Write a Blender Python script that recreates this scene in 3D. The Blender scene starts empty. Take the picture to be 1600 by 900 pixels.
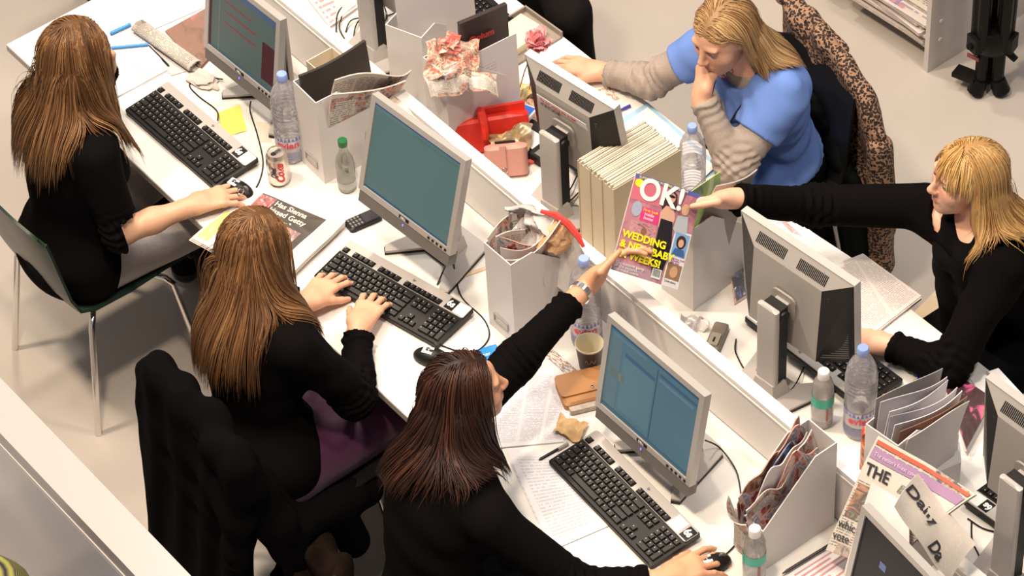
import bpy, bmesh, math, random
import numpy as np
from mathutils import Vector, Matrix, noise as mnoise

# ------------------------------------------------------------ camera
CAM = np.array([6.2363, -3.2357, 7.2472])
FPX = 5048.5
YAW, PITCH, ROLL = 2.50985, 0.79771, -0.06108
def cam_axes():
    f = np.array([math.cos(PITCH)*math.cos(YAW), math.cos(PITCH)*math.sin(YAW), -math.sin(PITCH)])
    r = np.cross(f, [0, 0, 1]); r /= np.linalg.norm(r); u = np.cross(r, f)
    return f, math.cos(ROLL)*r+math.sin(ROLL)*u, -math.sin(ROLL)*r+math.cos(ROLL)*u
CF, CR, CU = cam_axes()
scene = bpy.context.scene
cd = bpy.data.cameras.new('camera'); cam = bpy.data.objects.new('camera', cd)
scene.collection.objects.link(cam); scene.camera = cam
cd.sensor_width = 36.0; cd.lens = FPX/1600*36.0; cd.clip_end = 200
cam.matrix_world = Matrix(((CR[0], CU[0], -CF[0], CAM[0]), (CR[1], CU[1], -CF[1], CAM[1]),
                           (CR[2], CU[2], -CF[2], CAM[2]), (0, 0, 0, 1)))
# ------------------------------------------------------------ world, lamps, exposure
w = bpy.data.worlds.new('world'); scene.world = w; w.use_nodes = True
w.node_tree.nodes['Background'].inputs[0].default_value = (0.86, 0.91, 1.0, 1)
w.node_tree.nodes['Background'].inputs[1].default_value = 0.20
def area(name, loc, target, size, power, col):
    l = bpy.data.lights.new(name, 'AREA'); l.shape = 'DISK'; l.size = size; l.energy = power; l.color = col
    o = bpy.data.objects.new(name, l); scene.collection.objects.link(o); o.location = loc
    d = Vector(target)-Vector(loc); o.rotation_euler = d.to_track_quat('-Z', 'Y').to_euler()
    return o
area('ceiling_spot', (-0.8, -1.5, 6.6), (0.6, 0.3, 0.7), 0.5, 265, (1.0, 0.80, 0.60))
area('ceiling_spot', (2.2, -1.3, 6.6), (1.7, 0.3, 0.7), 0.5, 212, (1.0, 0.80, 0.60))
area('ceiling_spot', (-2.0, 1.8, 6.2), (0.6, 0.6, 0.7), 0.5, 140, (1.0, 0.86, 0.70))
area('ceiling_spot', (3.0, 2.6, 6.4), (1.6, 0.8, 0.7), 0.6, 110, (1.0, 0.88, 0.76))
area('ceiling_panel', (0.8, 0.2, 6.8), (0.9, 0.3, 0.7), 3.0, 190, (1.0, 0.88, 0.78))
scene.view_settings.view_transform = 'Standard'; scene.view_settings.look = 'None'
scene.view_settings.exposure = 0.0; scene.view_settings.gamma = 1.0
scene.view_settings.use_curve_mapping = False

# ------------------------------------------------------------ helpers
COL = scene.collection
DZ = 0.73          # worktop height
def at(px, py, z=DZ):
    """point of the horizontal plane z seen at a place of the photograph"""
    d = CF*FPX+CR*(px-800)-CU*(py-450); t = (z-CAM[2])/d[2]
    return Vector(CAM+d*t)
def aty(px, py, y):
    d = CF*FPX+CR*(px-800)-CU*(py-450); t = (y-CAM[1])/d[1]
    return Vector(CAM+d*t)
def V(*a): return Vector(a)
def R(d): return math.radians(d)
MATS = {}
def mat(name, col, rough=0.5, metal=0.0, var=0.0, vscale=8.0, bump=0.0, bscale=60.0, emit=None, estr=0.0, spec=0.5, sheen=0.0, coat=0.0, sss=0.0):
    if name in MATS: return MATS[name]
    m = bpy.data.materials.new(name); m.use_nodes = True; nt = m.node_tree; b = nt.nodes['Principled BSDF']
    b.inputs['Base Color'].default_value = (*col, 1); b.inputs['Roughness'].default_value = rough
    b.inputs['Metallic'].default_value = metal; b.inputs['Specular IOR Level'].default_value = spec
    if sheen: b.inputs['Sheen Weight'].default_value = sheen
    if coat: b.inputs['Coat Weight'].default_value = coat
    if sss:
        b.inputs['Subsurface Weight'].default_value = sss; b.inputs['Subsurface Radius'].default_value = (0.012, 0.005, 0.003)
    if emit:
        b.inputs['Emission Color'].default_value = (*emit, 1); b.inputs['Emission Strength'].default_value = estr
    tc = nt.nodes.new('ShaderNodeTexCoord')
    if var:
        n = nt.nodes.new('ShaderNodeTexNoise'); n.inputs['Scale'].default_value = vscale; n.inputs['Detail'].default_value = 4
        nt.links.new(tc.outputs['Object'], n.inputs['Vector'])
        mx = nt.nodes.new('ShaderNodeMix'); mx.data_type = 'RGBA'
        nt.links.new(n.outputs['Fac'], mx.inputs[0])
        mx.inputs[6].default_value = (*[max(0, c*(1-var)) for c in col], 1); mx.inputs[7].default_value = (*[min(1, c*(1+var)) for c in col], 1)
        nt.links.new(mx.outputs[2], b.inputs['Base Color'])
    if bump:
        n2 = nt.nodes.new('ShaderNodeTexNoise'); n2.inputs['Scale'].default_value = bscale; n2.inputs['Detail'].default_value = 3
        nt.links.new(tc.outputs['Object'], n2.inputs['Vector'])
        bp = nt.nodes.new('ShaderNodeBump'); bp.inputs['Strength'].default_value = bump; bp.inputs['Distance'].default_value = 0.004
        nt.links.new(n2.outputs['Fac'], bp.inputs['Height']); nt.links.new(bp.outputs['Normal'], b.inputs['Normal'])
    MATS[name] = m
    return m
def clear_mat(name, tint=(1, 1, 1), gloss=0.1, rough=0.05, body=0.0, bodycol=(.9, .9, .9)):
    """thin clear plastic or glass wall: transparent + fresnel gloss + a little milky body"""
    if name in MATS: return MATS[name]
    m = bpy.data.materials.new(name); m.use_nodes = True; nt = m.node_tree; nt.nodes.clear()
    out = nt.nodes.new('ShaderNodeOutputMaterial'); tr = nt.nodes.new('ShaderNodeBsdfTransparent'); tr.inputs[0].default_value = (*tint, 1)
    df = nt.nodes.new('ShaderNodeBsdfDiffuse'); df.inputs[0].default_value = (*bodycol, 1)
    gl = nt.nodes.new('ShaderNodeBsdfGlossy'); gl.inputs['Roughness'].default_value = rough
    m1 = nt.nodes.new('ShaderNodeMixShader'); m1.inputs[0].default_value = body
    nt.links.new(tr.outputs[0], m1.inputs[1]); nt.links.new(df.outputs[0], m1.inputs[2])
    lw = nt.nodes.new('ShaderNodeLayerWeight'); lw.inputs[0].default_value = 0.35
    ad = nt.nodes.new('ShaderNodeMath'); ad.operation = 'MULTIPLY_ADD'; ad.inputs[1].default_value = 0.75; ad.inputs[2].default_value = gloss
    nt.links.new(lw.outputs['Fresnel'], ad.inputs[0])
    m2 = nt.nodes.new('ShaderNodeMixShader'); nt.links.new(ad.outputs[0], m2.inputs[0])
    nt.links.new(m1.outputs[0], m2.inputs[1]); nt.links.new(gl.outputs[0], m2.inputs[2]); nt.links.new(m2.outputs[0], out.inputs[0])
    MATS[name] = m
    return m
def print_mat(name, paper=(.86, .84, .82), ink=(.25, .24, .25), lines=40, cols=1, words=50, strength=0.6, margin=0.07, rough=0.6, pics=0.0, piccol=((.5, .35, .3), (.2, .25, .35)), axis=0, head=0.0):
    """paper with lines of small print laid out in UV (rows along v)"""
    if name in MATS: return MATS[name]
    m = bpy.data.materials.new(name); m.use_nodes = True; nt = m.node_tree; b = nt.nodes['Principled BSDF']
    b.inputs['Roughness'].default_value = rough; b.inputs['Specular IOR Level'].default_value = 0.3
    L = nt.links.new; N = nt.nodes.new
    uv = N('ShaderNodeUVMap'); sp = N('ShaderNodeSeparateXYZ'); L(uv.outputs[0], sp.inputs[0])
    U, W = (sp.outputs[0], sp.outputs[1]) if axis == 0 else (sp.outputs[1], sp.outputs[0])
    def M(op, a, bb=None, c=None):
        n = N('ShaderNodeMath'); n.operation = op
        for i, v in enumerate((a, bb, c)):
            if v is None: continue
            if isinstance(v, (int, float)): n.inputs[i].default_value = v
            else: L(v, n.inputs[i])
        return n.outputs[0]
    row = M('MULTIPLY', W, lines); fr = M('FRACT', row); fl = M('FLOOR', row)
    band = M('MULTIPLY', M('GREATER_THAN', fr, 0.3), M('LESS_THAN', fr, 0.75))
    cu = M('FRACT', M('MULTIPLY', U, cols)); colm = M('MULTIPLY', M('GREATER_THAN', cu, margin), M('LESS_THAN', cu, 1-margin))
    vm = M('MULTIPLY', M('GREATER_THAN', W, margin*.7), M('LESS_THAN', W, 1-margin*.7-head))
    cb = N('ShaderNodeCombineXYZ'); L(M('MULTIPLY', U, words), cb.inputs[0]); L(M('MULTIPLY', fl, 7.31), cb.inputs[1])
    nz = N('ShaderNodeTexNoise'); nz.inputs['Scale'].default_value = 1.0; nz.inputs['Detail'].default_value = 1; L(cb.outputs[0], nz.inputs['Vector'])
    wd = M('GREATER_THAN', nz.outputs['Fac'], 0.42)
    mask = M('MULTIPLY', M('MULTIPLY', M('MULTIPLY', band, colm), M('MULTIPLY', vm, wd)), strength)
    mx = N('ShaderNodeMix'); mx.data_type = 'RGBA'; L(mask, mx.inputs[0]); mx.inputs[6].default_value = (*paper, 1); mx.inputs[7].default_value = (*ink, 1)
    res = mx.outputs[2]
    if pics:
        vo = N('ShaderNodeTexVoronoi'); vo.distance = 'CHEBYCHEV'; vo.inputs['Scale'].default_value = 4.0; L(uv.outputs[0], vo.inputs['Vector'])
        s2 = N('ShaderNodeSeparateColor'); L(vo.outputs['Color'], s2.inputs[0])
        pm = M('LESS_THAN', s2.outputs[0], pics)
        n3 = N('ShaderNodeTexNoise'); n3.inputs['Scale'].default_value = 14; n3.inputs['Detail'].default_value = 4; L(uv.outputs[0], n3.inputs['Vector'])
        cr = N('ShaderNodeValToRGB'); L(n3.outputs['Fac'], cr.inputs[0]); e = cr.color_ramp.elements
        e[0].position = .38; e[0].color = (*piccol[0], 1); e[1].position = .62; e[1].color = (*piccol[1], 1)
        for i, pc in enumerate(piccol[2:]):
            ne = e.new(.45+.07*i); ne.color = (*pc, 1)
        m2 = N('ShaderNodeMix'); m2.data_type = 'RGBA'; L(pm, m2.inputs[0]); L(res, m2.inputs[6]); L(cr.outputs[0], m2.inputs[7]); res = m2.outputs[2]
    L(res, b.inputs['Base Color'])
    MATS[name] = m
    return m
def picture_mat(name, cols, scale=6.0, rough=0.35, dist=1.0, coord='UV'):
    if name in MATS: return MATS[name]
    m = bpy.data.materials.new(name); m.use_nodes = True; nt = m.node_tree; b = nt.nodes['Principled BSDF']; b.inputs['Roughness'].default_value = rough
    tc = nt.nodes.new('ShaderNodeTexCoord'); n = nt.nodes.new('ShaderNodeTexNoise'); n.inputs['Scale'].default_value = scale; n.inputs['Detail'].default_value = 3
    n.inputs['Distortion'].default_value = dist
    nt.links.new(tc.outputs[coord], n.inputs['Vector']); cr = nt.nodes.new('ShaderNodeValToRGB'); cr.color_ramp.interpolation = 'LINEAR'
    e = cr.color_ramp.elements; k = len(cols); e[0].position = .3; e[0].color = (*cols[0], 1); e[1].position = .7; e[1].color = (*cols[-1], 1)
    for i in range(1, k-1):
        ne = e.new(.3+.4*i/(k-1)); ne.color = (*cols[i], 1)
    nt.links.new(n.outputs['Fac'], cr.inputs[0]); nt.links.new(cr.outputs[0], b.inputs['Base Color'])
    MATS[name] = m
    return m

def link(name, me, parent=None, loc=None, rot=None):
    o = bpy.data.objects.new(name, me); COL.objects.link(o)
    if parent: o.parent = parent
    if loc is not None: o.location = loc
    if rot is not None: o.rotation_euler = rot
    return o
def tag(o, label, cat, group=None, kind=None):
    if label: o['label'] = label
    if cat: o['category'] = cat
    if group: o['group'] = group
    if kind: o['kind'] = kind
    return o
def thing(name, label, cat, loc=(0, 0, 0), rz=0.0, group=None, rot=None):
    o = bpy.data.objects.new(name, None); COL.objects.link(o); o.location = loc; o.empty_display_size = .05
    o.rotation_euler = rot if rot else (0, 0, rz)
    return tag(o, label, cat, group)

class MB:
    """mesh builder (one object)"""
    def __init__(s): s.v = []; s.f = []; s.uv = {}; s.sm = []
    def add(s, vs, fs, uvs=None, smooth=False, M=None):
        n = len(s.v)
        if M is not None: vs = [M @ Vector(v) for v in vs]
        s.v += [tuple(v) for v in vs]
        for i, f in enumerate(fs):
            if uvs: s.uv[len(s.f)] = uvs[i]
            s.f.append(tuple(a+n for a in f)); s.sm.append(smooth)
        return s
    def box(s, c, d, M=None, rz=0):
        x, y, z = c; a, b, h = d[0]/2, d[1]/2, d[2]/2
        vs = [(-a, -b, -h), (a, -b, -h), (a, b, -h), (-a, b, -h), (-a, -b, h), (a, -b, h), (a, b, h), (-a, b, h)]
        ca, sa = math.cos(rz), math.sin(rz)
        vs = [(x+ca*p-sa*q, y+sa*p+ca*q, z+r) for p, q, r in vs]
        fs = [(0, 3, 2, 1), (4, 5, 6, 7), (0, 1, 5, 4), (1, 2, 6, 5), (2, 3, 7, 6), (3, 0, 4, 7)]
        q4 = [(0, 0), (1, 0), (1, 1), (0, 1)]
        return s.add(vs, fs, [q4]*6, False, M)
    def prism(s, pts, z0, z1, M=None, top_scale=1.0, smooth=False):
        n = len(pts); cx = sum(p[0] for p in pts)/n; cy = sum(p[1] for p in pts)/n
        vs = [(p[0], p[1], z0) for p in pts]+[(cx+(p[0]-cx)*top_scale, cy+(p[1]-cy)*top_scale, z1) for p in pts]
        x0 = min(p[0] for p in pts); x1 = max(p[0] for p in pts); y0 = min(p[1] for p in pts); y1 = max(p[1] for p in pts)
        uvp = [((p[0]-x0)/(x1-x0+1e-9), (p[1]-y0)/(y1-y0+1e-9)) for p in pts]
        fs = [tuple(range(n-1, -1, -1)), tuple(range(n, 2*n))]; uvs = [uvp[::-1], uvp]
        for i in range(n):
            j = (i+1) % n; fs.append((i, j, n+j, n+i)); uvs.append([(0, 0), (1, 0), (1, 1), (0, 1)])
        return s.add(vs, fs, uvs, smooth, M)
    def rbox(s, c, d, r=0.01, seg=3, M=None, edge=0.0):
        """box with rounded vertical corners, optional chamfer on top"""
        pts = []
        a, b = d[0]/2, d[1]/2; r = min(r, a*.99, b*.99)
        for (cx, cy, a0) in ((a-r, b-r, 0), (-a+r, b-r, 90), (-a+r, -b+r, 180), (a-r, -b+r, 270)):
            for k in range(seg+1):
                t = R(a0+90*k/seg); pts.append((c[0]+cx+r*math.cos(t), c[1]+cy+r*math.sin(t)))
        z0, z1 = c[2]-d[2]/2, c[2]+d[2]/2
        if edge:
            s.prism(pts, z0, z1-edge, M); sc = 1-2*edge/min(d[0], d[1]); s.prism(pts, z1-edge, z1, M, top_scale=sc)
        else: s.prism(pts, z0, z1, M)
        return s
    def lathe(s, prof, n=24, M=None, cap=True):
        vs = []; fs = []; uvs = []; k = len(prof)
        for (r, z) in prof:
            for i in range(n):
                t = 2*math.pi*i/n; vs.append((r*math.cos(t), r*math.sin(t), z))
        for j in range(k-1):
            for i in range(n):
                a = j*n+i; b = j*n+(i+1) % n; fs.append((a, b, b+n, a+n))
                uvs.append([(i/n, j/(k-1)), ((i+1)/n, j/(k-1)), ((i+1)/n, (j+1)/(k-1)), (i/n, (j+1)/(k-1))])
        if cap:
            fs.append(tuple(range(n-1, -1, -1))); uvs.append([(0, 0)]*n); fs.append(tuple((k-1)*n+i for i in range(n))); uvs.append([(1, 1)]*n)
        return s.add(vs, fs, uvs, True, M)
    def tube(s, pts, r, n=8, M=None, closed=False):
        pts = [Vector(p) for p in pts]; k = len(pts); vs = []; fs = []
        rr = r if isinstance(r, (list, tuple)) else [r]*k
        t0 = (pts[1]-pts[0]).normalized(); up = Vector((0, 0, 1)) if abs(t0.z) < .9 else Vector((1, 0, 0))
        nrm = t0.cross(up).normalized()
        for i, p in enumerate(pts):
            t = (pts[min(i+1, k-1)]-pts[max(i-1, 0)]).normalized()
            nrm = (nrm-t*nrm.dot(t)).normalized(); b = t.cross(nrm)
            for j in range(n):
                a = 2*math.pi*j/n; vs.append(p+(nrm*math.cos(a)+b*math.sin(a))*rr[i])
        for i in range(k-1):
            for j in range(n):
                a = i*n+j; b2 = i*n+(j+1) % n; fs.append((a, b2, b2+n, a+n))
        fs.append(tuple(range(n-1, -1, -1))); fs.append(tuple((k-1)*n+j for j in range(n)))
        return s.add(vs, fs, None, True, M)
    def sheet(s, nx, ny, fn, th=0.0006):
        """closed thin sheet; fn(u,v)->point"""
        P = [[Vector(fn(i/nx, j/ny)) for i in range(nx+1)] for j in range(ny+1)]
        def nr(i, j):
            a = P[j][min(i+1, nx)]-P[j][max(i-1, 0)]; b = P[min(j+1, ny)][i]-P[max(j-1, 0)][i]
            c = a.cross(b); return c.normalized() if c.length > 1e-12 else Vector((0, 0, 1))
        top = []; bot = []
        for j in range(ny+1):
            for i in range(nx+1):
                top.append(P[j][i]); bot.append(P[j][i]-nr(i, j)*th)
        vs = top+bot; K = (nx+1)*(ny+1); fs = []; uvs = []
        for j in range(ny):
            for i in range(nx):
                a = j*(nx+1)+i; q = (a, a+1, a+nx+2, a+nx+1); u = [(i/nx, j/ny), ((i+1)/nx, j/ny), ((i+1)/nx, (j+1)/ny), (i/nx, (j+1)/ny)]
                fs.append(q); uvs.append(u); fs.append(tuple(K+x for x in q[::-1])); uvs.append(u[::-1])
        ring = [i for i in range(nx+1)]+[j*(nx+1)+nx for j in range(1, ny+1)]+[ny*(nx+1)+i for i in range(nx-1, -1, -1)]+[j*(nx+1) for j in range(ny-1, 0, -1)]
        for i in range(len(ring)):
            a, b = ring[i], ring[(i+1) % len(ring)]; fs.append((b, a, K+a, K+b)); uvs.append([(.01, .01)]*4)
        return s.add(vs, fs, uvs, True)
    def mesh(s, name, m):
        me = bpy.data.meshes.new(name); me.from_pydata(s.v, [], s.f)
        if s.uv:
            ul = me.uv_layers.new(name='UVMap'); li = 0; arr = []
            for i, f in enumerate(s.f):
                u = s.uv.get(i)
                for k in range(len(f)): arr += list(u[k]) if u else (0, 0)
            ul.data.foreach_set('uv', arr)
        me.polygons.foreach_set('use_smooth', s.sm)
        if m: me.materials.append(m)
        me.update()
        if any(s.sm): 
            try: me.set_sharp_from_angle(angle=R(40))
            except Exception: pass
        return me
    def build(s, name, m, parent=None, loc=None, rot=None):
        return link(name, s.mesh(name, m), parent, loc, rot)
def frame(o, x, y):
    """matrix with local x,y axes along given vectors"""
    x = Vector(x).normalized(); y = Vector(y); y = (y-x*y.dot(x)).normalized(); z = x.cross(y)
    return Matrix(((x[0], y[0], z[0], o[0]), (x[1], y[1], z[1], o[1]), (x[2], y[2], z[2], o[2]), (0, 0, 0, 1)))
def text(s, size, M, m, parent=None, name='lettering', squash=1.0, ext=0.0003, bold=0.0, shear=0.0, align='LEFT', space=1.0):
    c = bpy.data.curves.new('t', 'FONT'); c.body = s; c.size = size; c.extrude = ext; c.offset = bold; c.shear = shear
    c.align_x = align; c.space_character = space; c.resolution_u = 4
    o = bpy.data.objects.new('t', c); COL.objects.link(o)
    dg = bpy.context.evaluated_depsgraph_get(); me = bpy.data.meshes.new_from_object(o.evaluated_get(dg))
    bpy.data.objects.remove(o); bpy.data.curves.remove(c)
    me.transform(M @ Matrix.Diagonal((squash, 1, 1, 1)))
    me.materials.clear(); me.materials.append(m); me.name = name
    return link(name, me, parent)
def quad_on(p00, p10, p11, p01):
    """fn(u,v) over a quadrilateral"""
    a, b, c, d = [Vector(p) for p in (p00, p10, p11, p01)]
    return lambda u, v: (a*(1-u)+b*u)*(1-v)+(d*(1-u)+c*u)*v
def rnd(seed): return random.Random(seed)
def wob(p, sc, amp, seed=0):
    return mnoise.noise(Vector((p[0]*sc+seed*7.1, p[1]*sc+seed*3.3, p[2]*sc-seed*5.7)))*amp

# ------------------------------------------------------------ smooth solid modelling (figures, cloth)
class Solid:
    def __init__(s): s.p = []
    def cap(s, a, b, ra, rb, k=.02, sub=False):
        a = np.array(a, float); b = np.array(b, float); s.p.append(('c', a, b, float(ra), float(rb), k, sub)); return s
    def ell(s, c, r, M=None, k=.02, sub=False):
        """ellipsoid; M columns = axes (3x3)"""
        c = np.array(c, float); r = np.array(r, float); M = np.eye(3) if M is None else np.array(M, float)
        s.p.append(('e', c, r, M, 0, k, sub)); return s
    def merge(s, o, grow=0.0, k=None):
        for p in o.p:
            if p[0] == 'c': s.p.append(('c', p[1], p[2], p[3]+grow, p[4]+grow, k or p[5], p[6]))
            else: s.p.append(('e', p[1], p[2]+grow, p[3], 0, k or p[5], p[6]))
        return s
    @staticmethod
    def prim(p, P):
        if p[0] == 'c':
            _, a, b, ra, rb, k, sub = p; ba = b-a; L = ba@ba
            h = np.clip(((P-a)@ba)/max(L, 1e-9), 0, 1)
            return np.linalg.norm(P-a-h[..., None]*ba, axis=-1)-(ra+(rb-ra)*h)
        _, c, r, M, _, k, sub = p
        q = (P-c)@M; k0 = np.linalg.norm(q/r, axis=-1); k1 = np.linalg.norm(q/(r*r), axis=-1)+1e-9
        return k0*(k0-1)/k1
    def eval(s, P):
        d = np.full(P.shape[:-1], 1.0)
        for p in s.p:
            e = s.prim(p, P); k = p[5]
            if p[6]:
                h = np.clip(k-np.abs(-e-d), 0, None)/k; d = np.maximum(d, -e)+h*h*k/4
            else:
                h = np.clip(k-np.abs(e-d), 0, None)/k; d = np.minimum(d, e)-h*h*k/4
        return d
    def bounds(s):
        lo = np.full(3, 9e9); hi = -lo
        for p in s.p:
            if p[6]: continue
            if p[0] == 'c':
                for q, r in ((p[1], p[3]), (p[2], p[4])): lo = np.minimum(lo, q-r); hi = np.maximum(hi, q+r)
            else:
                r = np.sqrt(((p[3]*p[2])**2).sum(1)); lo = np.minimum(lo, p[1]-r); hi = np.maximum(hi, p[1]+r)
        return lo, hi
    def grid(s, lo, hi, h):
        n = np.ceil((hi-lo)/h).astype(int)+1
        ax = [lo[i]+h*np.arange(n[i]) for i in range(3)]
        F = np.full(n, 1.0, dtype=np.float32)
        for p in s.p:
            if p[0] == 'c':
                r = max(p[3], p[4]); a = np.minimum(p[1], p[2])-r; b = np.maximum(p[1], p[2])+r
            else:
                r = np.sqrt(((p[3]*p[2])**2).sum(1)); a = p[1]-r; b = p[1]+r
            k = p[5]; a = a-k-3*h; b = b+k+3*h
            i0 = np.clip(np.floor((a-lo)/h).astype(int), 0, n); i1 = np.clip(np.ceil((b-lo)/h).astype(int)+1, 0, n)
            if (i1 <= i0).any(): continue
            sl = tuple(slice(i0[j], i1[j]) for j in range(3))
            X, Y, Z = np.meshgrid(ax[0][sl[0]], ax[1][sl[1]], ax[2][sl[2]], indexing='ij')
            e = s.prim(p, np.stack([X, Y, Z], -1)); d = F[sl]
            if p[6]:
                hh = np.clip(k-np.abs(-e-d), 0, None)/k; F[sl] = np.maximum(d, -e)+hh*hh*k/4
            else:
                hh = np.clip(k-np.abs(e-d), 0, None)/k; F[sl] = np.minimum(d, e)-hh*hh*k/4
        return F, ax
def surface_nets(F, ax, h):
    S = F < 0; nx, ny, nz = F.shape
    def c(a, i, j, k): return a[i:nx-1+i, j:ny-1+j, k:nz-1+k]
    cnt = np.zeros((nx-1, ny-1, nz-1), np.int8)
    for i in (0, 1):
        for j in (0, 1):
            for k in (0, 1): cnt += c(S, i, j, k)
    act = (cnt > 0) & (cnt < 8); I = np.argwhere(act)
    idx = -np.ones(act.shape, np.int32); idx[act] = np.arange(len(I))
    acc = np.zeros((len(I), 3)); num = np.zeros(len(I))
    cor = {}
    for i in (0, 1):
        for j in (0, 1):
            for k in (0, 1): cor[(i, j, k)] = F[I[:, 0]+i, I[:, 1]+j, I[:, 2]+k].astype(float)
    for a in cor:
        for d in range(3):
            if a[d]: continue
            b = list(a); b[d] = 1; b = tuple(b); fa, fb = cor[a], cor[b]; m = (fa < 0) != (fb < 0)
            t = np.where(m, fa/np.where(m, fa-fb, 1), 0); P = np.tile(np.array(a, float), (len(I), 1)); P[:, d] = t
            acc[m] += P[m]; num[m] += 1
    Vv = (I+acc/num[:, None])*h+np.array([ax[0][0], ax[1][0], ax[2][0]])
    Q = []
    for d in range(3):
        o = [0, 0, 0]; o[d] = 1
        A = S[tuple(slice(1, -1) if q != d else slice(0, -1) for q in range(3))]
        B = S[tuple(slice(1, -1) if q != d else slice(1, None) for q in range(3))]
        for sgn, mm in ((1, A & ~B), (0, ~A & B)):
            W = np.argwhere(mm)
            if not len(W): continue
            e1, e2 = [(1, 2), (2, 0), (0, 1)][d]
            base = W.copy()
            for q in range(3):
                if q != d: base[:, q] += 1
            def ce(o1, o2):
                t = base.copy(); t[:, e1] -= o1; t[:, e2] -= o2; return idx[t[:, 0], t[:, 1], t[:, 2]]
            q4 = np.stack([ce(1, 1), ce(0, 1), ce(0, 0), ce(1, 0)], 1)
            Q.append(q4 if sgn else q4[:, ::-1])
    return Vv, np.concatenate(Q)
def solid_mesh(sol, h, clip=None, disp=None, lo=None, hi=None):
    """clip: fn(P)->sdf to intersect with ; disp: fn(P)->offset"""
    l, u = sol.bounds()
    if lo is not None: l = np.maximum(l, lo)
    if hi is not None: u = np.minimum(u, hi)
    l = l-.03; u = u+.03
    F, ax = sol.grid(l, u, h)
    if disp is not None or clip is not None:
        near = np.abs(F) < .05 if clip is None else np.ones(F.shape, bool)
        I = np.argwhere(near); P = I*h+l; v = F[near]
        if disp is not None: v = v-disp(P)
        if clip is not None: v = np.maximum(v, clip(P))
        F[near] = v
    F[0] = F[-1] = 1; F[:, 0] = F[:, -1] = 1; F[:, :, 0] = F[:, :, -1] = 1
    return surface_nets(F, ax, h)
def mesh_from(name, parts, m, cols=None):
    vs = []; fs = []; n = 0
    for v, f in parts: vs.append(v); fs.append(f+n); n += len(v)
    v = np.concatenate(vs); f = np.concatenate(fs)
    me = bpy.data.meshes.new(name); me.vertices.add(len(v)); me.vertices.foreach_set('co', v.ravel().astype(np.float32))
    me.loops.add(f.size); me.loops.foreach_set('vertex_index', f.ravel().astype(np.int32))
    me.polygons.add(len(f)); me.polygons.foreach_set('loop_start', np.arange(0, f.size, f.shape[1], dtype=np.int32))
    me.polygons.foreach_set('use_smooth', np.ones(len(f), bool)); me.update(calc_edges=True)
    if cols is not None:
        a = me.color_attributes.new('tint', 'FLOAT_COLOR', 'POINT'); cc = np.ones((len(v), 4), np.float32); cc[:, :3] = cols; a.data.foreach_set('color', cc.ravel())
    if m: me.materials.append(m)
    return me
def attr_mat(name, rough=0.5, sss=0.0, sheen=0.0, bump=0.0, bscale=200, spec=.5, mul=None):
    if name in MATS: return MATS[name]
    m = bpy.data.materials.new(name); m.use_nodes = True; nt = m.node_tree; b = nt.nodes['Principled BSDF']
    a = nt.nodes.new('ShaderNodeAttribute'); a.attribute_name = 'tint'; nt.links.new(a.outputs['Color'], b.inputs['Base Color'])
    b.inputs['Roughness'].default_value = rough; b.inputs['Specular IOR Level'].default_value = spec
    if sss: b.inputs['Subsurface Weight'].default_value = sss; b.inputs['Subsurface Radius'].default_value = (.012, .005, .003); b.inputs['Subsurface Scale'].default_value = .5
    if bump:
        tc = nt.nodes.new('ShaderNodeTexCoord'); n2 = nt.nodes.new('ShaderNodeTexNoise'); n2.inputs['Scale'].default_value = bscale
        nt.links.new(tc.outputs['Object'], n2.inputs['Vector']); bp = nt.nodes.new('ShaderNodeBump'); bp.inputs['Strength'].default_value = bump; bp.inputs['Distance'].default_value = .002
        nt.links.new(n2.outputs['Fac'], bp.inputs['Height']); nt.links.new(bp.outputs['Normal'], b.inputs['Normal'])
    MATS[name] = m; return m
def unit(v): v = np.array(v, float); return v/np.linalg.norm(v)

def folds(P, amp=.004, f=38.0, seed=0):
    """soft cloth folds"""
    x, y, z = P[:, 0], P[:, 1], P[:, 2]; s = seed
    amp = amp*1.35
    a = np.sin(f*(.6*x+.5*y+z)+3*np.sin(9*x+s)+2.5*np.sin(11*z-7*y+s*2))
    b = np.sin(f*.55*(x-.8*y+.4*z)+3*np.sin(8*y+s)+2*np.sin(13*x+5*z))
    return amp*(.6*a+.6*b)*(0.5+0.5*np.sin(6*x+7*y+5*z+s))

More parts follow.
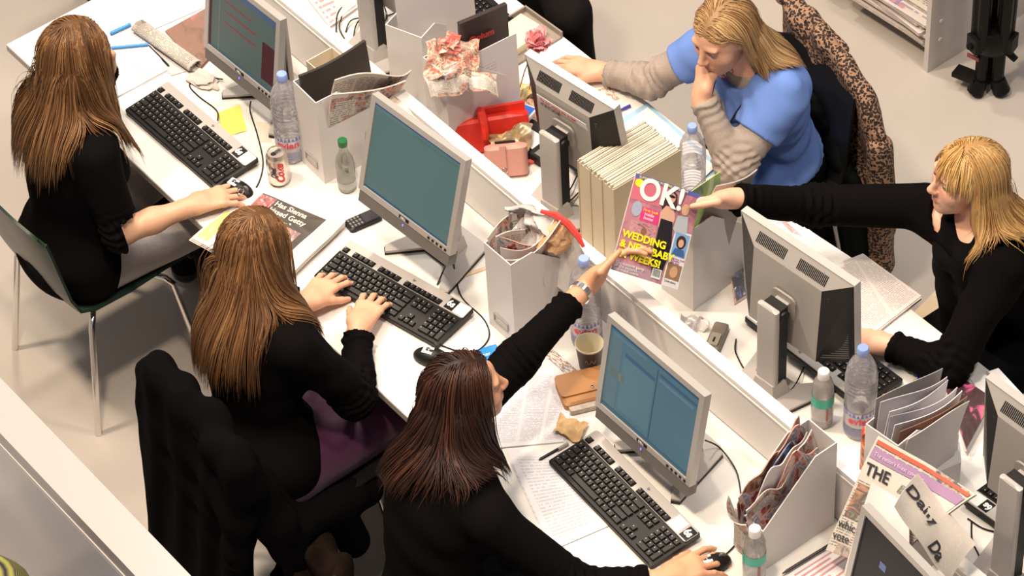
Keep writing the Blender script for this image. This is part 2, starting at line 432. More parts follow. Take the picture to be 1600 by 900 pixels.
# ---- hand: wrist position, f = direction of fingers, n = out of the back of the hand, side of thumb via 'right'
def hand_solid(W, f, n, right=True, curl=(20, 30, 20), spread=6, thumb=(40, 20), size=1.06, tn=.35, ts=0.0, tl=1.0, per=None, tips=None):
    f = unit(f); n = np.array(n, float); n = unit(n-f*(n@f)); s = np.cross(f, n)      # s: toward the thumb for a left hand (palm down)
    if right: s = -s
    # right hand palm down (n up), f forward: thumb is to the left = n x f ; cross(f,n) = right side
    S = Solid(); W = np.array(W, float)
    L = size
    def rot(v, ax, deg):
        a = math.radians(deg); return v*math.cos(a)+np.cross(ax, v)*math.sin(a)+ax*(ax@v)*(1-math.cos(a))
    bend = np.cross(n, f)*-1  # axis so that positive rotation curls f toward -n
    if (rot(f, bend, 10)@n) > 0: bend = -bend
    lens = [(.044, .026, .020), (.049, .030, .021), (.046, .028, .021), (.036, .021, .018)]
    offs = [.030, .010, -.010, -.029]; back = [.088, .093, .088, .080]
    for i in range(4):
        base = W+(f*back[i]+s*offs[i])*L; root = W+(f*.012+s*offs[i]*.62)*L
        S.cap(root, base, .0135*L, .0108*L, k=.016)
        c = per[i] if per else curl
        sp = (1.5-i)*spread*(1 if True else 0)
        ax_s = n*(1 if (rot(f, n, 5)@s) > 0 else -1)
        d = rot(f, ax_s, sp); bx = rot(bend, ax_s, sp); p = base; r = .0092*L*(.92 if i == 3 else 1)
        for j in range(3):
            d = rot(d, bx, c[j]); q = p+d*lens[i][j]*L
            S.cap(p, q, r*(1-.1*j), r*(.9-.1*j), k=.004 if j else .008); p = q
        if tips is not None: tips.append((p, d, rot(n, bx, sum(c))))
    # thumb from the side near the base of the palm
    tb = W+(f*.022+s*.024)*L; S.cap(W+f*.01*L, tb, .014*L, .0135*L, k=.016)
    d = unit(f*math.cos(R(thumb[0]))+s*math.sin(R(thumb[0]))-n*tn); p = tb+d*.042*L*tl; S.cap(tb, p, .0135*L, .0108*L, k=.016)
    d2 = unit(d+f*math.tan(R(thumb[1]))-n*tn*.43+s*ts); q = p+d2*.031*L*tl; S.cap(p, q, .0106*L, .0094*L, k=.006)
    d3 = unit(d2+f*.25); q2 = q+d3*.024*L*tl; S.cap(q, q2, .0094*L, .0072*L, k=.004)
    if tips is not None: tips.append((q2, d3, n))
    S.cap(W-f*.02*L, W+f*.03*L, .0225*L, .022*L, k=.02)
    return S

# ---- head in its own frame: x to the person's right, y forward, z up
def head_parts(C, fwd, up):
    fwd = unit(fwd); up = np.array(up, float); up = unit(up-fwd*(up@fwd)); right = np.cross(fwd, up)
    M = np.stack([right, fwd, up], 1); C = np.array(C, float)
    return C, M
def head_solid(C, M, S=None):
    S = S or Solid()
    g = lambda x, y, z: C+M@np.array([x, y, z])
    E = lambda c, r, k=.02, sub=False, A=None: S.ell(g(*c), r, M if A is None else M@A, k, sub)
    E((0, -.008, .035), (.073, .093, .080)); E((0, .028, -.01), (.060, .062, .088), .03)
    E((0, .042, -.052), (.046, .044, .050), .03); E((0, .066, -.088), (.021, .019, .018), .022)   # jaw, chin
    for s in (-1, 1):
        E((s*.040, .060, -.016), (.022, .021, .024), .02)         # cheek
        E((s*.029, .084, .017), (.019, .014, .012), .010, True)  # socket
        E((s*.030, .073, .0155), (.0148, .0150, .0125), .004)      # lid volume
        E((s*.026, .079, .036), (.022, .011, .007), .012)          # brow
        E((s*.073, -.004, .004), (.006, .017, .027), .006)          # ear
        E((s*.009, .098, -.020), (.008, .009, .007), .006)          # nostril wing
    S.cap(g(0, .088, .022), g(0, .108, -.013), .0070, .0095, .010)
    E((0, .106, -.017), (.009, .009, .008), .008)
    S.cap(g(-.016, .087, -.047), g(.016, .087, -.047), .0062, .0062, .006); E((0, .093, -.0445), (.014, .006, .005), .005)
    E((0, .091, -.0545), (.013, .007, .0055), .005)
    S.cap(g(-.019, .0965, -.0495), g(.019, .0965, -.0495), .0016, .0016, .0035, True)
    return S
def body_figure(d):
    """d: dict of joints. Returns Solids for torso+legs, arms(+hands), head"""
    H = np.array(d['hip']); N = np.array(d['neck']); SL, SR = np.array(d['shL']), np.array(d['shR'])
    u = unit(N-H); s = unit(SR-SL); s = unit(s-u*(s@u)); f = np.cross(u, s); L = np.linalg.norm(N-H)
    A = np.stack([s, f, u], 1); T = Solid(); w = d.get('w', 1.0)
    mid = (SL+SR)/2
    T.ell(H+u*.04, (.165*w, .125*w, .12), A, .06); T.ell(H*.55+N*.45-0*f, (.130*w, .098*w, .16), A, .08)
    T.ell(H*.28+N*.72+f*.0, (.150*w, .105*w, .15), A, .07)
    T.cap(SL*.8+SR*.2-u*.01, SR*.8+SL*.2-u*.01, .052, .052, .05)
    for sg, k in ((-1, 'L'), (1, 'R')):
        if d.get('bust', 1): T.ell(H*.36+N*.64+f*.085+s*sg*.07, (.058, .055, .055), A, .04)
        hp = H+s*sg*.09; kn = np.array(d['kn'+k]); ft = np.array(d['ft'+k])
        T.cap(hp, kn, .088*w, .058, .05); T.cap(kn, ft, .054, .036, .03); T.cap(ft, ft+unit([*(kn-hp)[:2], 0])*.13-np.array([0, 0, .03]), .034, .026, .02)
    T.cap(N-u*.05, N+ (np.array(d['head'])-N)*.55, .056, .050, .035)
    arms = {}
    for k in 'LR':
        a = Solid(); sh, el, wr = [np.array(d[q+k]) for q in ('sh', 'el', 'wr')]
        a.cap(sh, el, .051*w, .040, .03); a.cap(el, el*.55+wr*.45, .039, .037, .02); a.cap(el*.55+wr*.45, wr, .036, .0255, .02)
        arms[k] = a
    return T, arms, A
SKIN = attr_mat('skin', .48, sss=.18, bump=.15, bscale=400)
EYEW = mat('eye_white', (.75, .72, .70), .2); IRIS = mat('iris', (.08, .10, .10), .15); LASH = mat('lash_brown', (.06, .035, .02), .6)
def make_person(label, d, skin=(.80, .52, .38), lip=(.62, .22, .18), brow=(.28, .18, .10), hres=.0024):
    t = thing('person', label, 'person', (*d['hip'][:2], 0))
    off = np.array([*d['hip'][:2], 0.0])
    T, arms, A = body_figure(d)
    C, M = head_parts(d['head'], d['face'], d.get('up', (0, 0, 1)))
    hs = head_solid(C, M); u = unit(C-np.array(d['neck']))
    hs.cap(C+M@np.array([0, -.02, -.05]), np.array(d['neck'])-u*.02, .048, .054, .02)
    parts = []; tips = {}
    v, f = solid_mesh(hs, hres); parts.append((v, f)); nh = len(v)
    v, f = solid_mesh(T, .010); parts.append((v, f))
    for k in 'LR':
        a = Solid().merge(arms[k]); tips[k] = []
        h = d['hand'+k]; a.merge(hand_solid(d['wr'+k], h['f'], h['n'], k == 'R', tips=tips[k], **h.get('o', {})))
        v, f = solid_mesh(a, .0028); parts.append((v, f))
    allv = np.concatenate([p[0] for p in parts]); n = len(allv); col = np.tile(np.array(skin), (n, 1))
    loc = (allv[:nh]-C)@M; x, y, z = loc.T
    def blend(m, c):
        m = np.clip(m, 0, 1)[:, None]; col[:nh] = col[:nh]*(1-m)+np.array(c)*m
    blend(.35*np.exp(-((np.abs(x)-.042)**2+(z+.018)**2)/.0004)*(y > .03), (.80, .36, .28))
    blend(1.2*np.clip(1-((x/.021)**2+((z+.050)/.0095)**2), 0, 1)*2*(y > .08), lip)
    blend(1.6*np.clip(1-((np.abs(x)-.028)/.019)**2-((z-.031-.004*np.cos(np.abs(x)*80))/.0042)**2, 0, 1)*(y > .05), brow)
    blend(1.0*np.clip(1-((np.abs(x)-.029)/.016)**2-((z-.0155)/.0040)**2, 0, 1)*3*(y > .05), (.10, .06, .05))
    blend(.35*np.clip(1-((np.abs(x)-.029)/.020)**2-((z-.018)/.013)**2, 0, 1)*(y > .05), (.50, .30, .24))
    for k in 'LR':
        for (p, dd, nn) in tips[k]:
            r = np.linalg.norm(allv-p, axis=1); m = np.clip(1-r/.03, 0, 1)[:, None]*.5; col = col*(1-m)+np.array((skin[0], skin[1]*.80, skin[2]*.76))*m
    parts = [(a-off, b) for a, b in parts]
    link('body', mesh_from('body', parts, SKIN, col), t)
    mb = MB()
    for s in (-1, 1):
        c = C+M@np.array([s*.029, .0775, .0140])-off; Mm = Matrix([[*M[i], c[i]] for i in range(3)]+[[0, 0, 0, 1]])
        if d.get('eyes', 1):
            e = MB(); e.lathe([(.0001, -.011), (.007, -.009), (.011, 0), (.007, .009), (.0001, .011)], 12, Mm@Matrix.Diagonal((1, .92, .42, 1)), cap=False); e.build('eye', EYEW, t)
            ii = MB(); ii.lathe([(.0055, .0), (.0001, .003)], 10, Matrix.Translation(M@np.array([0, .0093, 0]))@Mm@Matrix.Rotation(-math.pi/2, 4, 'X'), cap=False); ii.build('iris', IRIS, t)
    fig = dict(T=T, arms=arms, head=hs, C=C, M=M, A=A, off=off, t=t, tips=tips, d=d, u=u)
    return fig
def garment(fig, name, m, solid, h=.006, clip=None, amp=.004, f=38, seed=0, label=None, group=None, dx=None):
    v, q = solid_mesh(solid, h, clip=clip, disp=(lambda P: folds(P, amp, f, seed)+(dx(P) if dx else 0)) if amp else None)
    o = link(name, mesh_from(name, [(v-fig['off'], q)], m), fig['t'])
    if label: o['label'] = label
    return o
def plane_clip(p, n):
    p = np.array(p); n = unit(n); return lambda P: (P-p)@n
# ---- hair: strands that leave the parting, follow the scalp, then fall and slide over shoulders
HAIR = attr_mat('hair', .45, spec=.35)
def make_hair(fig, cols, n=1500, length=.34, part=0.0, seed=1, width=.0036, curl=.004, layers=.016, back=.5, clump=.35, fall=1.0, wind=(0, 0, 0), hl=.045, lenvar=.25, name='hair', xl=.066, frizz=.010, steps=15, crown=-.02, mass=.0075, region='all', dirv=None, zone=True, under=True, sweep=None):
    rg = np.random.RandomState(seed); C, M = fig['C'], fig['M']
    ax = np.array([.0755, .0955, .0825]); ce = np.array([0, -.008, .035])
    P = []
    while len(P) < n:
        q = rg.normal(size=3); q /= np.linalg.norm(q); loc = ce+q*ax
        x, y, z = loc
        if region == 'front' and (y < .02 or z < .05): continue
        if z < -.055 or (y > .0 and z < hl+(y-.02)*.35) or (y > -.012 and z < hl): continue
        P.append(q)
    q = np.array(P); loc = ce+q*ax; sx = np.sign(loc[:, 0]-part); sx[sx == 0] = 1
    nrm = q/ax; nrm /= np.linalg.norm(nrm, axis=1)[:, None]
    bk = back*np.ones(n); yy = loc[:, 1]-crown
    d = np.stack([sx*.9, -bk, -.35*np.ones(n)], 1); rad = np.stack([loc[:, 0]/.07, yy/.06, -.9*np.ones(n)], 1); wb = np.clip(-yy/.03, 0, 1)[:, None]; d = d*(1-wb)+rad*wb
    if dirv is not None: d = np.stack([sx*dirv[0], dirv[1]*np.ones(n), dirv[2]*np.ones(n)], 1)
    d -= nrm*(d*nrm).sum(1)[:, None]; d /= np.linalg.norm(d, axis=1)[:, None]
    P = C+loc@M.T; D = d@M.T
    cloth = Solid().merge(fig['T'], .034); [cloth.merge(Solid_from(fig['arms'][k].p[:1]), .036) for k in 'LR']
    hd = Solid(); hd.ell(C+M@ce, ax, M, .02); hd.ell(C+M@np.array([0, .022, -.02]), (.062, .064, .092), M, .03); hd.cap(C+M@np.array([0, -.02, -.05]), np.array(fig['d']['neck']), .050, .056, .03)
    Ls = length*(1-lenvar*rg.rand(n)); seg = Ls/steps
    ncl = max(16, n//14); cen = P[rg.choice(n, ncl, replace=False)]; cid = np.argmin(((P[:, None]-cen[None])**2).sum(2), 1)
    coff = rg.normal(size=(ncl, 3)); cph = rg.rand(ncl)*6.28; lay = .004+layers*(.5*rg.rand(n)+.5*rg.rand(ncl)[cid])
    path = [P.copy()]; g = unit(np.array([0, 0, -1.0])+np.array(wind))
    def grad(sd, X):
        e = 1e-3; b = sd.eval(X); G = np.stack([sd.eval(X+np.eye(3)[i]*e)-b for i in range(3)], 1)/e
        return b, G/np.linalg.norm(G, axis=1)[:, None].clip(1e-6)
    att = np.ones(n, bool)
    for s_ in range(steps):
        t = s_/steps; b, G = grad(hd, P); ly = .0035+lay*min(1, .15+2.2*t)
        att &= ((G@g) < -.10) | (s_ < 1)
        Dt = D-G*(D*G).sum(1)[:, None]; Dt /= np.linalg.norm(Dt, axis=1)[:, None].clip(1e-6); gt = g-G*(G@g)[:, None]
        Da = Dt+gt*.55*fall
        gw = (.45+.3*t)*fall; Df = D*(1-gw)+g*gw+.030*coff[cid]*t+rg.normal(size=(n, 3))*frizz
        if curl: Df = Df+curl*7*t*(np.sin(cph[cid]+s_*.95)[:, None]*M[:, 0]+np.cos(cph[cid]+s_*.95)[:, None]*M[:, 1])
        D = np.where(att[:, None], Da, Df); D /= np.linalg.norm(D, axis=1)[:, None].clip(1e-6)
        P = P+D*seg[:, None]
        b, G = grad(hd, P); P = P-G*np.where(att, b-ly, np.minimum(b-ly, 0))[:, None]
        dn = (D*G).sum(1); D = D-G*np.where(att, dn, np.where(b < ly, np.minimum(dn, 0), 0))[:, None]
        b, G = grad(cloth, P); m = b < lay*.7+.004
        P = P-G*np.where(m, np.maximum(b-lay*.7-.004, -.018), 0)[:, None]; dn = (D*G).sum(1); D = D-G*np.where(m, np.minimum(dn, 0), 0)[:, None]
        l = (P-C)@M; lim = xl+.004*(lay/layers)
        fz = (l[:, 1] > .012) & (np.abs(l[:, 0]) < lim) & (l[:, 2] < hl+(l[:, 1]-.02)*.35) & (l[:, 2] > -.16)
        sg = np.sign(l[:, 0]-part); sg[sg == 0] = 1
        if not zone: fz = fz & False
        mv = np.where(fz, np.minimum(lim-np.abs(l[:, 0]), .020), 0)*sg; P = P+mv[:, None]*M[:, 0]-np.where(fz, .006, 0)[:, None]*M[:, 1]
        if sweep is not None:
            l = (P-C)@M; sz = (l[:, 1] > sweep) & (l[:, 2] < .050+.3*np.clip(l[:, 1], 0, 1)) & (l[:, 2] > -.13); P = P-np.where(sz, np.minimum(l[:, 1]-sweep, .022), 0)[:, None]*M[:, 1]
        D = D/np.linalg.norm(D, axis=1)[:, None].clip(1e-6)
        path.append(P.copy())
    path = np.array(path); K = steps+1
    cnt = np.bincount(cid, minlength=ncl).clip(1); cm = np.zeros((K, ncl, 3))
    for s_ in range(K):
        for i in range(3): cm[s_, :, i] = np.bincount(cid, weights=path[s_, :, i], minlength=ncl)/cnt
    tt = (np.linspace(0, 1, K)**1.3*clump)[:, None, None]; path = path*(1-tt)+cm[:, cid]*tt
    for k_ in range(3): path[2:-1] = path[2:-1]*.6+(path[1:-2]+path[3:])*.20
    W = width*(.6+.8*rg.rand(n)); prof = np.minimum(1, np.linspace(1.0, .0, K)*3.2)*.92+.08; prof[0] = .5
    T = np.gradient(path, axis=0); T /= np.linalg.norm(T, axis=2)[..., None].clip(1e-9)
    b, G = grad(hd, path.reshape(-1, 3)); G = G.reshape(path.shape); B = np.cross(T, G); B /= np.linalg.norm(B, axis=2)[..., None].clip(1e-9); Nn = np.cross(B, T)
    ws = (W[None]*prof[:, None])[..., None]
    ring = [path+B*ws*.5, path+Nn*ws*.22, path-B*ws*.5]
    vv = np.stack(ring, 2).transpose(1, 0, 2, 3).reshape(-1, 3)
    base = (np.arange(n)*K*3)[:, None, None]+(np.arange(steps)*3)[None, :, None]
    q4 = np.stack([np.stack([base+j, base+(j+1) % 3, base+(j+1) % 3+3, base+j+3], -1) for j in range(3)], 3).reshape(-1, 4)
    cols = np.array(cols)
    ci = (rg.rand(ncl)[cid]*.65+rg.rand(n)*.35)*(len(cols)-1); i0 = np.floor(ci).astype(int).clip(0, len(cols)-2); fr = (ci-i0)[:, None]
    cc = cols[i0]*(1-fr)+cols[i0+1]*fr; cc = cc*(.85+.3*rg.rand(n))[:, None]; cv = np.repeat(cc, K*3, axis=0)
    # solid mass under the strands
    inn = grad(hd, cm.reshape(-1, 3))[1].reshape(cm.shape)*.008
    S = Solid(); S.ell(C+M@ce, ax+.001, M, .01); pick = rg.choice(ncl, min(ncl, 90), replace=False)
    for c_ in pick:
        pth = cm[:, c_]
        for s_ in range(3, int(K*.72), 2):
            e_ = min(s_+2, K-1); r0 = mass*(1-.6*s_/K); S.cap(pth[s_]-inn[s_, c_], pth[e_]-inn[e_, c_], r0, mass*(1-.6*e_/K), .010)
    def cl(Pp):
        l = (Pp-C)@M; v = np.where((l[:, 1] > 0) & (np.abs(l[:, 0]) < xl), l[:, 2]*-1+hl+(l[:, 1]-.02)*.35, -1.0); v = np.where(l[:, 2] < -.16, -1, v)
        return v
    if not under: return link(name, mesh_from(name, [(vv-fig['off'], q4)], HAIR, cv), fig['t'])
    sv, sq = solid_mesh(S, .006, clip=cl)
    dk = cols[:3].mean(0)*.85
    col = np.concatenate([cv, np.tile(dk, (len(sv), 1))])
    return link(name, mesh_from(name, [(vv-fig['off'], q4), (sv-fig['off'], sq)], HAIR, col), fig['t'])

# ============================================================ setting
WHITE = mat('white_laminate', (.80, .775, .74), .38, spec=.4)
WHITE2 = mat('white_board', (.74, .71, .69), .45)
EDGE = mat('grey_edge_band', (.42, .38, .36), .5)
STEEL = mat('grey_steel', (.45, .45, .45), .35, metal=.8)
CHROME = mat('chrome', (.78, .76, .74), .15, metal=1)
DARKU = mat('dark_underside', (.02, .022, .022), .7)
def floor_material():
    m = mat('polished_resin_floor', (.52, .475, .44), .30, spec=.5); nt = m.node_tree; b = nt.nodes['Principled BSDF']
    tc = nt.nodes.new('ShaderNodeTexCoord'); n = nt.nodes.new('ShaderNodeTexNoise'); n.inputs['Scale'].default_value = 1.6; n.inputs['Detail'].default_value = 5
    nt.links.new(tc.outputs['Object'], n.inputs['Vector']); cr = nt.nodes.new('ShaderNodeValToRGB'); cr.color_ramp.elements[0].position = .3; cr.color_ramp.elements[1].position = .75
    cr.color_ramp.elements[0].color = (.45, .405, .365, 1); cr.color_ramp.elements[1].color = (.52, .475, .43, 1)
    nt.links.new(n.outputs['Fac'], cr.inputs[0]); nt.links.new(cr.outputs[0], b.inputs['Base Color'])
    r = nt.nodes.new('ShaderNodeMapRange'); r.inputs[3].default_value = .22; r.inputs[4].default_value = .42; nt.links.new(n.outputs['Fac'], r.inputs[0]); nt.links.new(r.outputs[0], b.inputs['Roughness'])
    return m
b = MB(); b.box((1, 1, -.05), (16, 16, .1)); o = b.build('floor', floor_material()); o['kind'] = 'structure'
# two facing rows of desks and the screen between them
PY0, PY1, PZ = .634, .672, DZ+.200
def desk(label, x0, x1, y0, y1, edge_y):
    t = thing('desk', label, 'desk', ((x0+x1)/2, (y0+y1)/2, 0)); L = x1-x0; D = y1-y0
    b = MB(); b.box((0, 0, DZ-.0125), (L, D, .025)); b.build('worktop', WHITE, t)
    s = 1 if edge_y > 0 else -1
    b = MB(); b.box((0, s*(D/2+.001), DZ-.0135), (L, .002, .023)); b.build('edge_band', EDGE, t)
    k = max(2, int(round(L/1.6))+1)
    for i in range(k):
        x = -L/2+.06+(L-.12)*i/(k-1)
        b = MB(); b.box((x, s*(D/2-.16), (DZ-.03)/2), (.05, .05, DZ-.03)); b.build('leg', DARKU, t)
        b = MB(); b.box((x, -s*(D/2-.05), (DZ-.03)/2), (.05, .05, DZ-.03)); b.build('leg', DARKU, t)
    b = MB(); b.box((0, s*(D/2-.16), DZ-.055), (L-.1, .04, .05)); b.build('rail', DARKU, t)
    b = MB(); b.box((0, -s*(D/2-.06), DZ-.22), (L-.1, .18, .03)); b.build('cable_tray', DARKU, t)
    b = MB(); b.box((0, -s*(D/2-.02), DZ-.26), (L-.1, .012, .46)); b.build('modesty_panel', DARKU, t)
    return t
XE = at(132, 6, DZ).x
desk('long white worktop on the near side of the low screen, three women seated at it', XE, 3.3, 0.0, PY0-.001, -1)
desk('long white worktop on the far side of the low screen, two women seated at it', -1.6, 3.3, PY1+.001, 1.305, 1)
t = thing('desk_screen', 'low white screen running between the two rows of desks', 'divider', (.85, (PY0+PY1)/2, DZ))
b = MB(); b.box((0, 0, .095), (4.9, .0375, .190)); b.build('screen_panel', WHITE2, t)
b = MB(); b.rbox((0, 0, .195), (4.9, .038, .010), .003, 2); b.build('cap', mat('white_cap', (.86, .85, .83), .3), t)
b = MB(); b.box((0, -.0200, .180), (4.9, .005, .005)); b.build('groove_bead', WHITE2, t)
# foreground screen, bottom left
t = thing('partition', 'white glazed partition crossing the bottom left corner', 'partition', (1.2, -.96, 0))
b = MB(); b.box((0, 0, 1.075), (4.2, .105, .05)); b.build('top_rail', mat('glossy_white', (.42, .395, .39), .25), t)
b = MB(); b.box((0, -.047, 1.038), (4.2, .016, .018)); b.build('glazing_bead', WHITE2, t)
b = MB(); b.box((0, -.035, .53), (4.2, .012, 1.0)); b.build('glass_panel', mat('back_painted_glass', (.82, .80, .84), .15, var=.08, vscale=2.5, coat=.3), t)
b = MB(); b.box((0, .02, .53), (4.2, .04, 1.0)); b.build('back_board', WHITE2, t)
# the bit of striped cloth at the very corner
p = at(-30, 905, .85); t = thing('bag', 'olive and black striped cloth bag at the extreme bottom left corner', 'bag', (p.x, p.y, .70))
b = MB(); b.lathe([(.10, -.02), (.13, .02), (.125, .09), (.09, .15), (.02, .17)], 20); bm_ = mat('striped_cloth', (.2, .2, .05), .9)
nt = bm_.node_tree; wv = nt.nodes.new('ShaderNodeTexWave'); wv.inputs['Scale'].default_value = 40; wv.bands_direction = 'Z'; tc = nt.nodes.new('ShaderNodeTexCoord'); nt.links.new(tc.outputs['Object'], wv.inputs['Vector'])
cr = nt.nodes.new('ShaderNodeValToRGB'); cr.color_ramp.elements[0].color = (.02, .015, .03, 1); cr.color_ramp.elements[1].color = (.30, .30, .07, 1); nt.links.new(wv.outputs['Fac'], cr.inputs[0]); nt.links.new(cr.outputs[0], nt.nodes['Principled BSDF'].inputs['Base Color'])
b.build('pouch', bm_, t); b = MB(); b.tube([(-.06, 0, .14), (-.03, 0, .20), (.03, 0, .20), (.06, 0, .14)], .006); b.build('handle', DARKU, t)
b = MB(); b.rbox((0, 0, 0), (.9, .5, .025), .02); o = b.build('side_table', WHITE2, None, (p.x-.25, p.y-.20, .6655)); tag(o, 'white ledge behind the foreground partition carrying the striped bag', 'ledge')

# ============================================================ office kit
KBLK = mat('keyboard_black', (.012, .011, .011), .45, spec=.3); KEYM = mat('key_black', (.017, .015, .015), .42, spec=.3)
SILV = mat('silver_plastic', (.50, .475, .45), .38, metal=.25); SILVD = mat('silver_rear', (.40, .37, .34), .42, metal=.15)
SILVL = mat('silver_light', (.47, .44, .42), .38, metal=.1)
BLKP = mat('black_plastic', (.010, .0095, .0095), .42, spec=.3); GREYP = mat('grey_plastic', (.16, .15, .145), .5)
LEG = mat('key_legend', (.35, .35, .35), .5); PAPER = mat('white_paper', (.84, .83, .83), .6); INK = mat('ink', (.03, .03, .035), .6)
REDI = mat('red_ink', (.62, .03, .03), .5); YEL = mat('yellow_ink', (.90, .78, .02), .45); WINK = mat('white_ink', (.85, .85, .85), .5)
KEYMESH = {}
def key_mesh(wu, hu=1.0):
    k = (wu, hu)
    if k not in KEYMESH:
        b = MB(); w, h = .019*wu, .019*hu; a = [(-w/2+.0009, -h/2+.0009), (w/2-.0009, -h/2+.0009), (w/2-.0009, h/2-.0009), (-w/2+.0009, h/2-.0009)]
        t = [(-w/2+.0030, -h/2+.0022), (w/2-.0030, -h/2+.0022), (w/2-.0030, h/2-.0034), (-w/2+.0030, h/2-.0034)]
        vs = [(*p, 0) for p in a]+[(*p, .0075) for p in t]
        b.add(vs, [(4, 5, 6, 7), (0, 1, 5, 4), (1, 2, 6, 5), (2, 3, 7, 6), (3, 0, 4, 7)])
        me = None
        x0, y0 = -w/2+.0045, h/2-.0090
        b.add([(x0, y0, .0077), (x0+.0030, y0, .0077), (x0+.0030, y0+.0034, .0077), (x0, y0+.0034, .0077)], [(0, 1, 2, 3)])
        me = b.mesh('key', KEYM); me.materials.append(LEG)
        if wu < 2.5: me.polygons[5].material_index = 1
        KEYMESH[k] = me
    return KEYMESH[k]
def keyboard(label, loc, rz, white_first=True, sticker=True, group=None, mirrored=False):
    t = thing('keyboard', label, 'keyboard', loc, group=group, rot=(R(4.5), 0, rz))
    b = MB(); b.rbox((0, 0, .0085), (.457, .165, .015), .008, 3, edge=.003); b.build('case', KBLK, t)
    b = MB(); b.rbox((0, .0555, .0175), (.452, .048, .003), .007, 3); b.build('top_strip', SILVL, t)
    for x0, n in ((-.2095, 1), (-.1714, 4), (-.0764, 4), (.0186, 4), (.112-.019, 3)):
        q = MB(); q.rbox((x0+(n-1)*.0095, .0425, .0183), (n*.019+.002, .020, .002), .002, 1); q.build('key_recess', KBLK, t)
    keys = []
    for x0, n in ((-.2095, 1), (-.1714, 4), (-.0764, 4), (.0186, 4), (.093, 3)):
        for i in range(n): keys.append((x0+i*.019, .0425, 1, 1, .0185))
    rows = [(.0150, [1]*13+[2]), (-.0040, [1.5]+[1]*12+[1.5]), (-.0230, [1.75]+[1]*11+[2.25]), (-.0420, [1.25]+[1]*11+[2.75]), (-.0610, [1.5, 1.25, 1.25, 5.75, 1.25, 1.25, 1.25, 1.5])]
    for y, ws in rows:
        x = -.219
        for w_ in ws: keys.append((x+w_*.0095, y, w_, 1, .0150)); x += w_*.019
    for i in range(3):
        for y in (.0150, -.0040): keys.append((.0835+i*.019, y, 1, 1, .0150))
        keys.append((.0835+i*.019, -.0610, 1, 1, .0150))
    keys.append((.1025, -.0420, 1, 1, .0150))
    for j, y in enumerate((.0150, -.0040, -.0230, -.0420, -.0610)):
        for i in range(3):
            if j == 4 and i < 2:
                if i == 0: keys.append((.1560+.0095, y, 2, 1, .0150))
                continue
            keys.append((.1560+i*.019, y, 1, 1, .0150))
    keys += [(.2130, .0150, 1, 1, .0150), (.2130, -.0135, 1, 2, .0150), (.2130, -.0515, 1, 2, .0150)]
    for (x, y, wu, hu, z) in keys: link('key', key_mesh(wu, hu), t, (x, y, z))
    if sticker:
        sgn = 1
        a, c = (.1665, .2015) if not white_first else (.2015, .1665)
        b = MB(); b.box((a if not white_first else .2060, .0555, .0193), (.040 if white_first else .040, .040, .0006)); b.build('white_sticker', PAPER, t)
        b = MB(); b.box((.2100 if not white_first else .1700, .0555, .0193), (.030, .040, .0006)); s_ = b.build('black_sticker', BLKP, t)
        text('6s', .030, Matrix.Translation((.2100-.013 if not white_first else .1700-.014, .047, .0197)), WINK, t, bold=.0012, squash=.9)
    text('hp', .011, Matrix.Translation((.020, .062, .0192)), GREYP, t, bold=.0004, shear=.3)
    for s in (-1, 1): b = MB(); b.box((s*.19, .07, -.0045), (.03, .012, .014)); b.build('foot', KBLK, t)
    return t
def mouse(label, loc, rz):
    t = thing('computer_mouse', label, 'mouse', loc, rz)
    S = Solid(); S.ell((0, 0, .006), (.031, .057, .030), None, .01)
    v, q = solid_mesh(S, .0035, clip=lambda P: -P[:, 2]); link('shell', mesh_from('shell', [(v, q)], BLKP), t)
    b = MB(); b.lathe([(.009, -.003), (.010, 0), (.009, .003)], 14, Matrix.Translation((0, .033, .031)) @ Matrix.Rotation(math.pi/2, 4, 'Y')); b.build('scroll_wheel', GREYP, t)
    b = MB(); b.box((0, -.012, .0350), (.026, .030, .001)); b.build('white_sticker', PAPER, t)
    text('6s', .016, Matrix.Translation((-.010, -.018, .0358)), BLKP, t, bold=.0006)
    return t
def cable(label, pts, r=.0022, mat_=None, name='cable', group=None):
    P = [Vector(p) for p in pts]; out = []
    for i in range(len(P)-1):
        p0, p1, p2, p3 = P[max(i-1, 0)], P[i], P[i+1], P[min(i+2, len(P)-1)]
        for k in range(6):
            u = k/6; out.append(.5*((2*p1)+(p2-p0)*u+(2*p0-5*p1+4*p2-p3)*u*u+(3*p1-p0-3*p2+p3)*u**3))
    out.append(P[-1]); b = MB(); b.tube(out, r, 6); o = b.build(name, mat_ or BLKP); return tag(o, label, 'cable', group)
def emis(name, col, s=1.0, rough=.35):
    return mat(name, tuple(c*.12 for c in col), rough, emit=col, estr=s*.62, spec=.2)
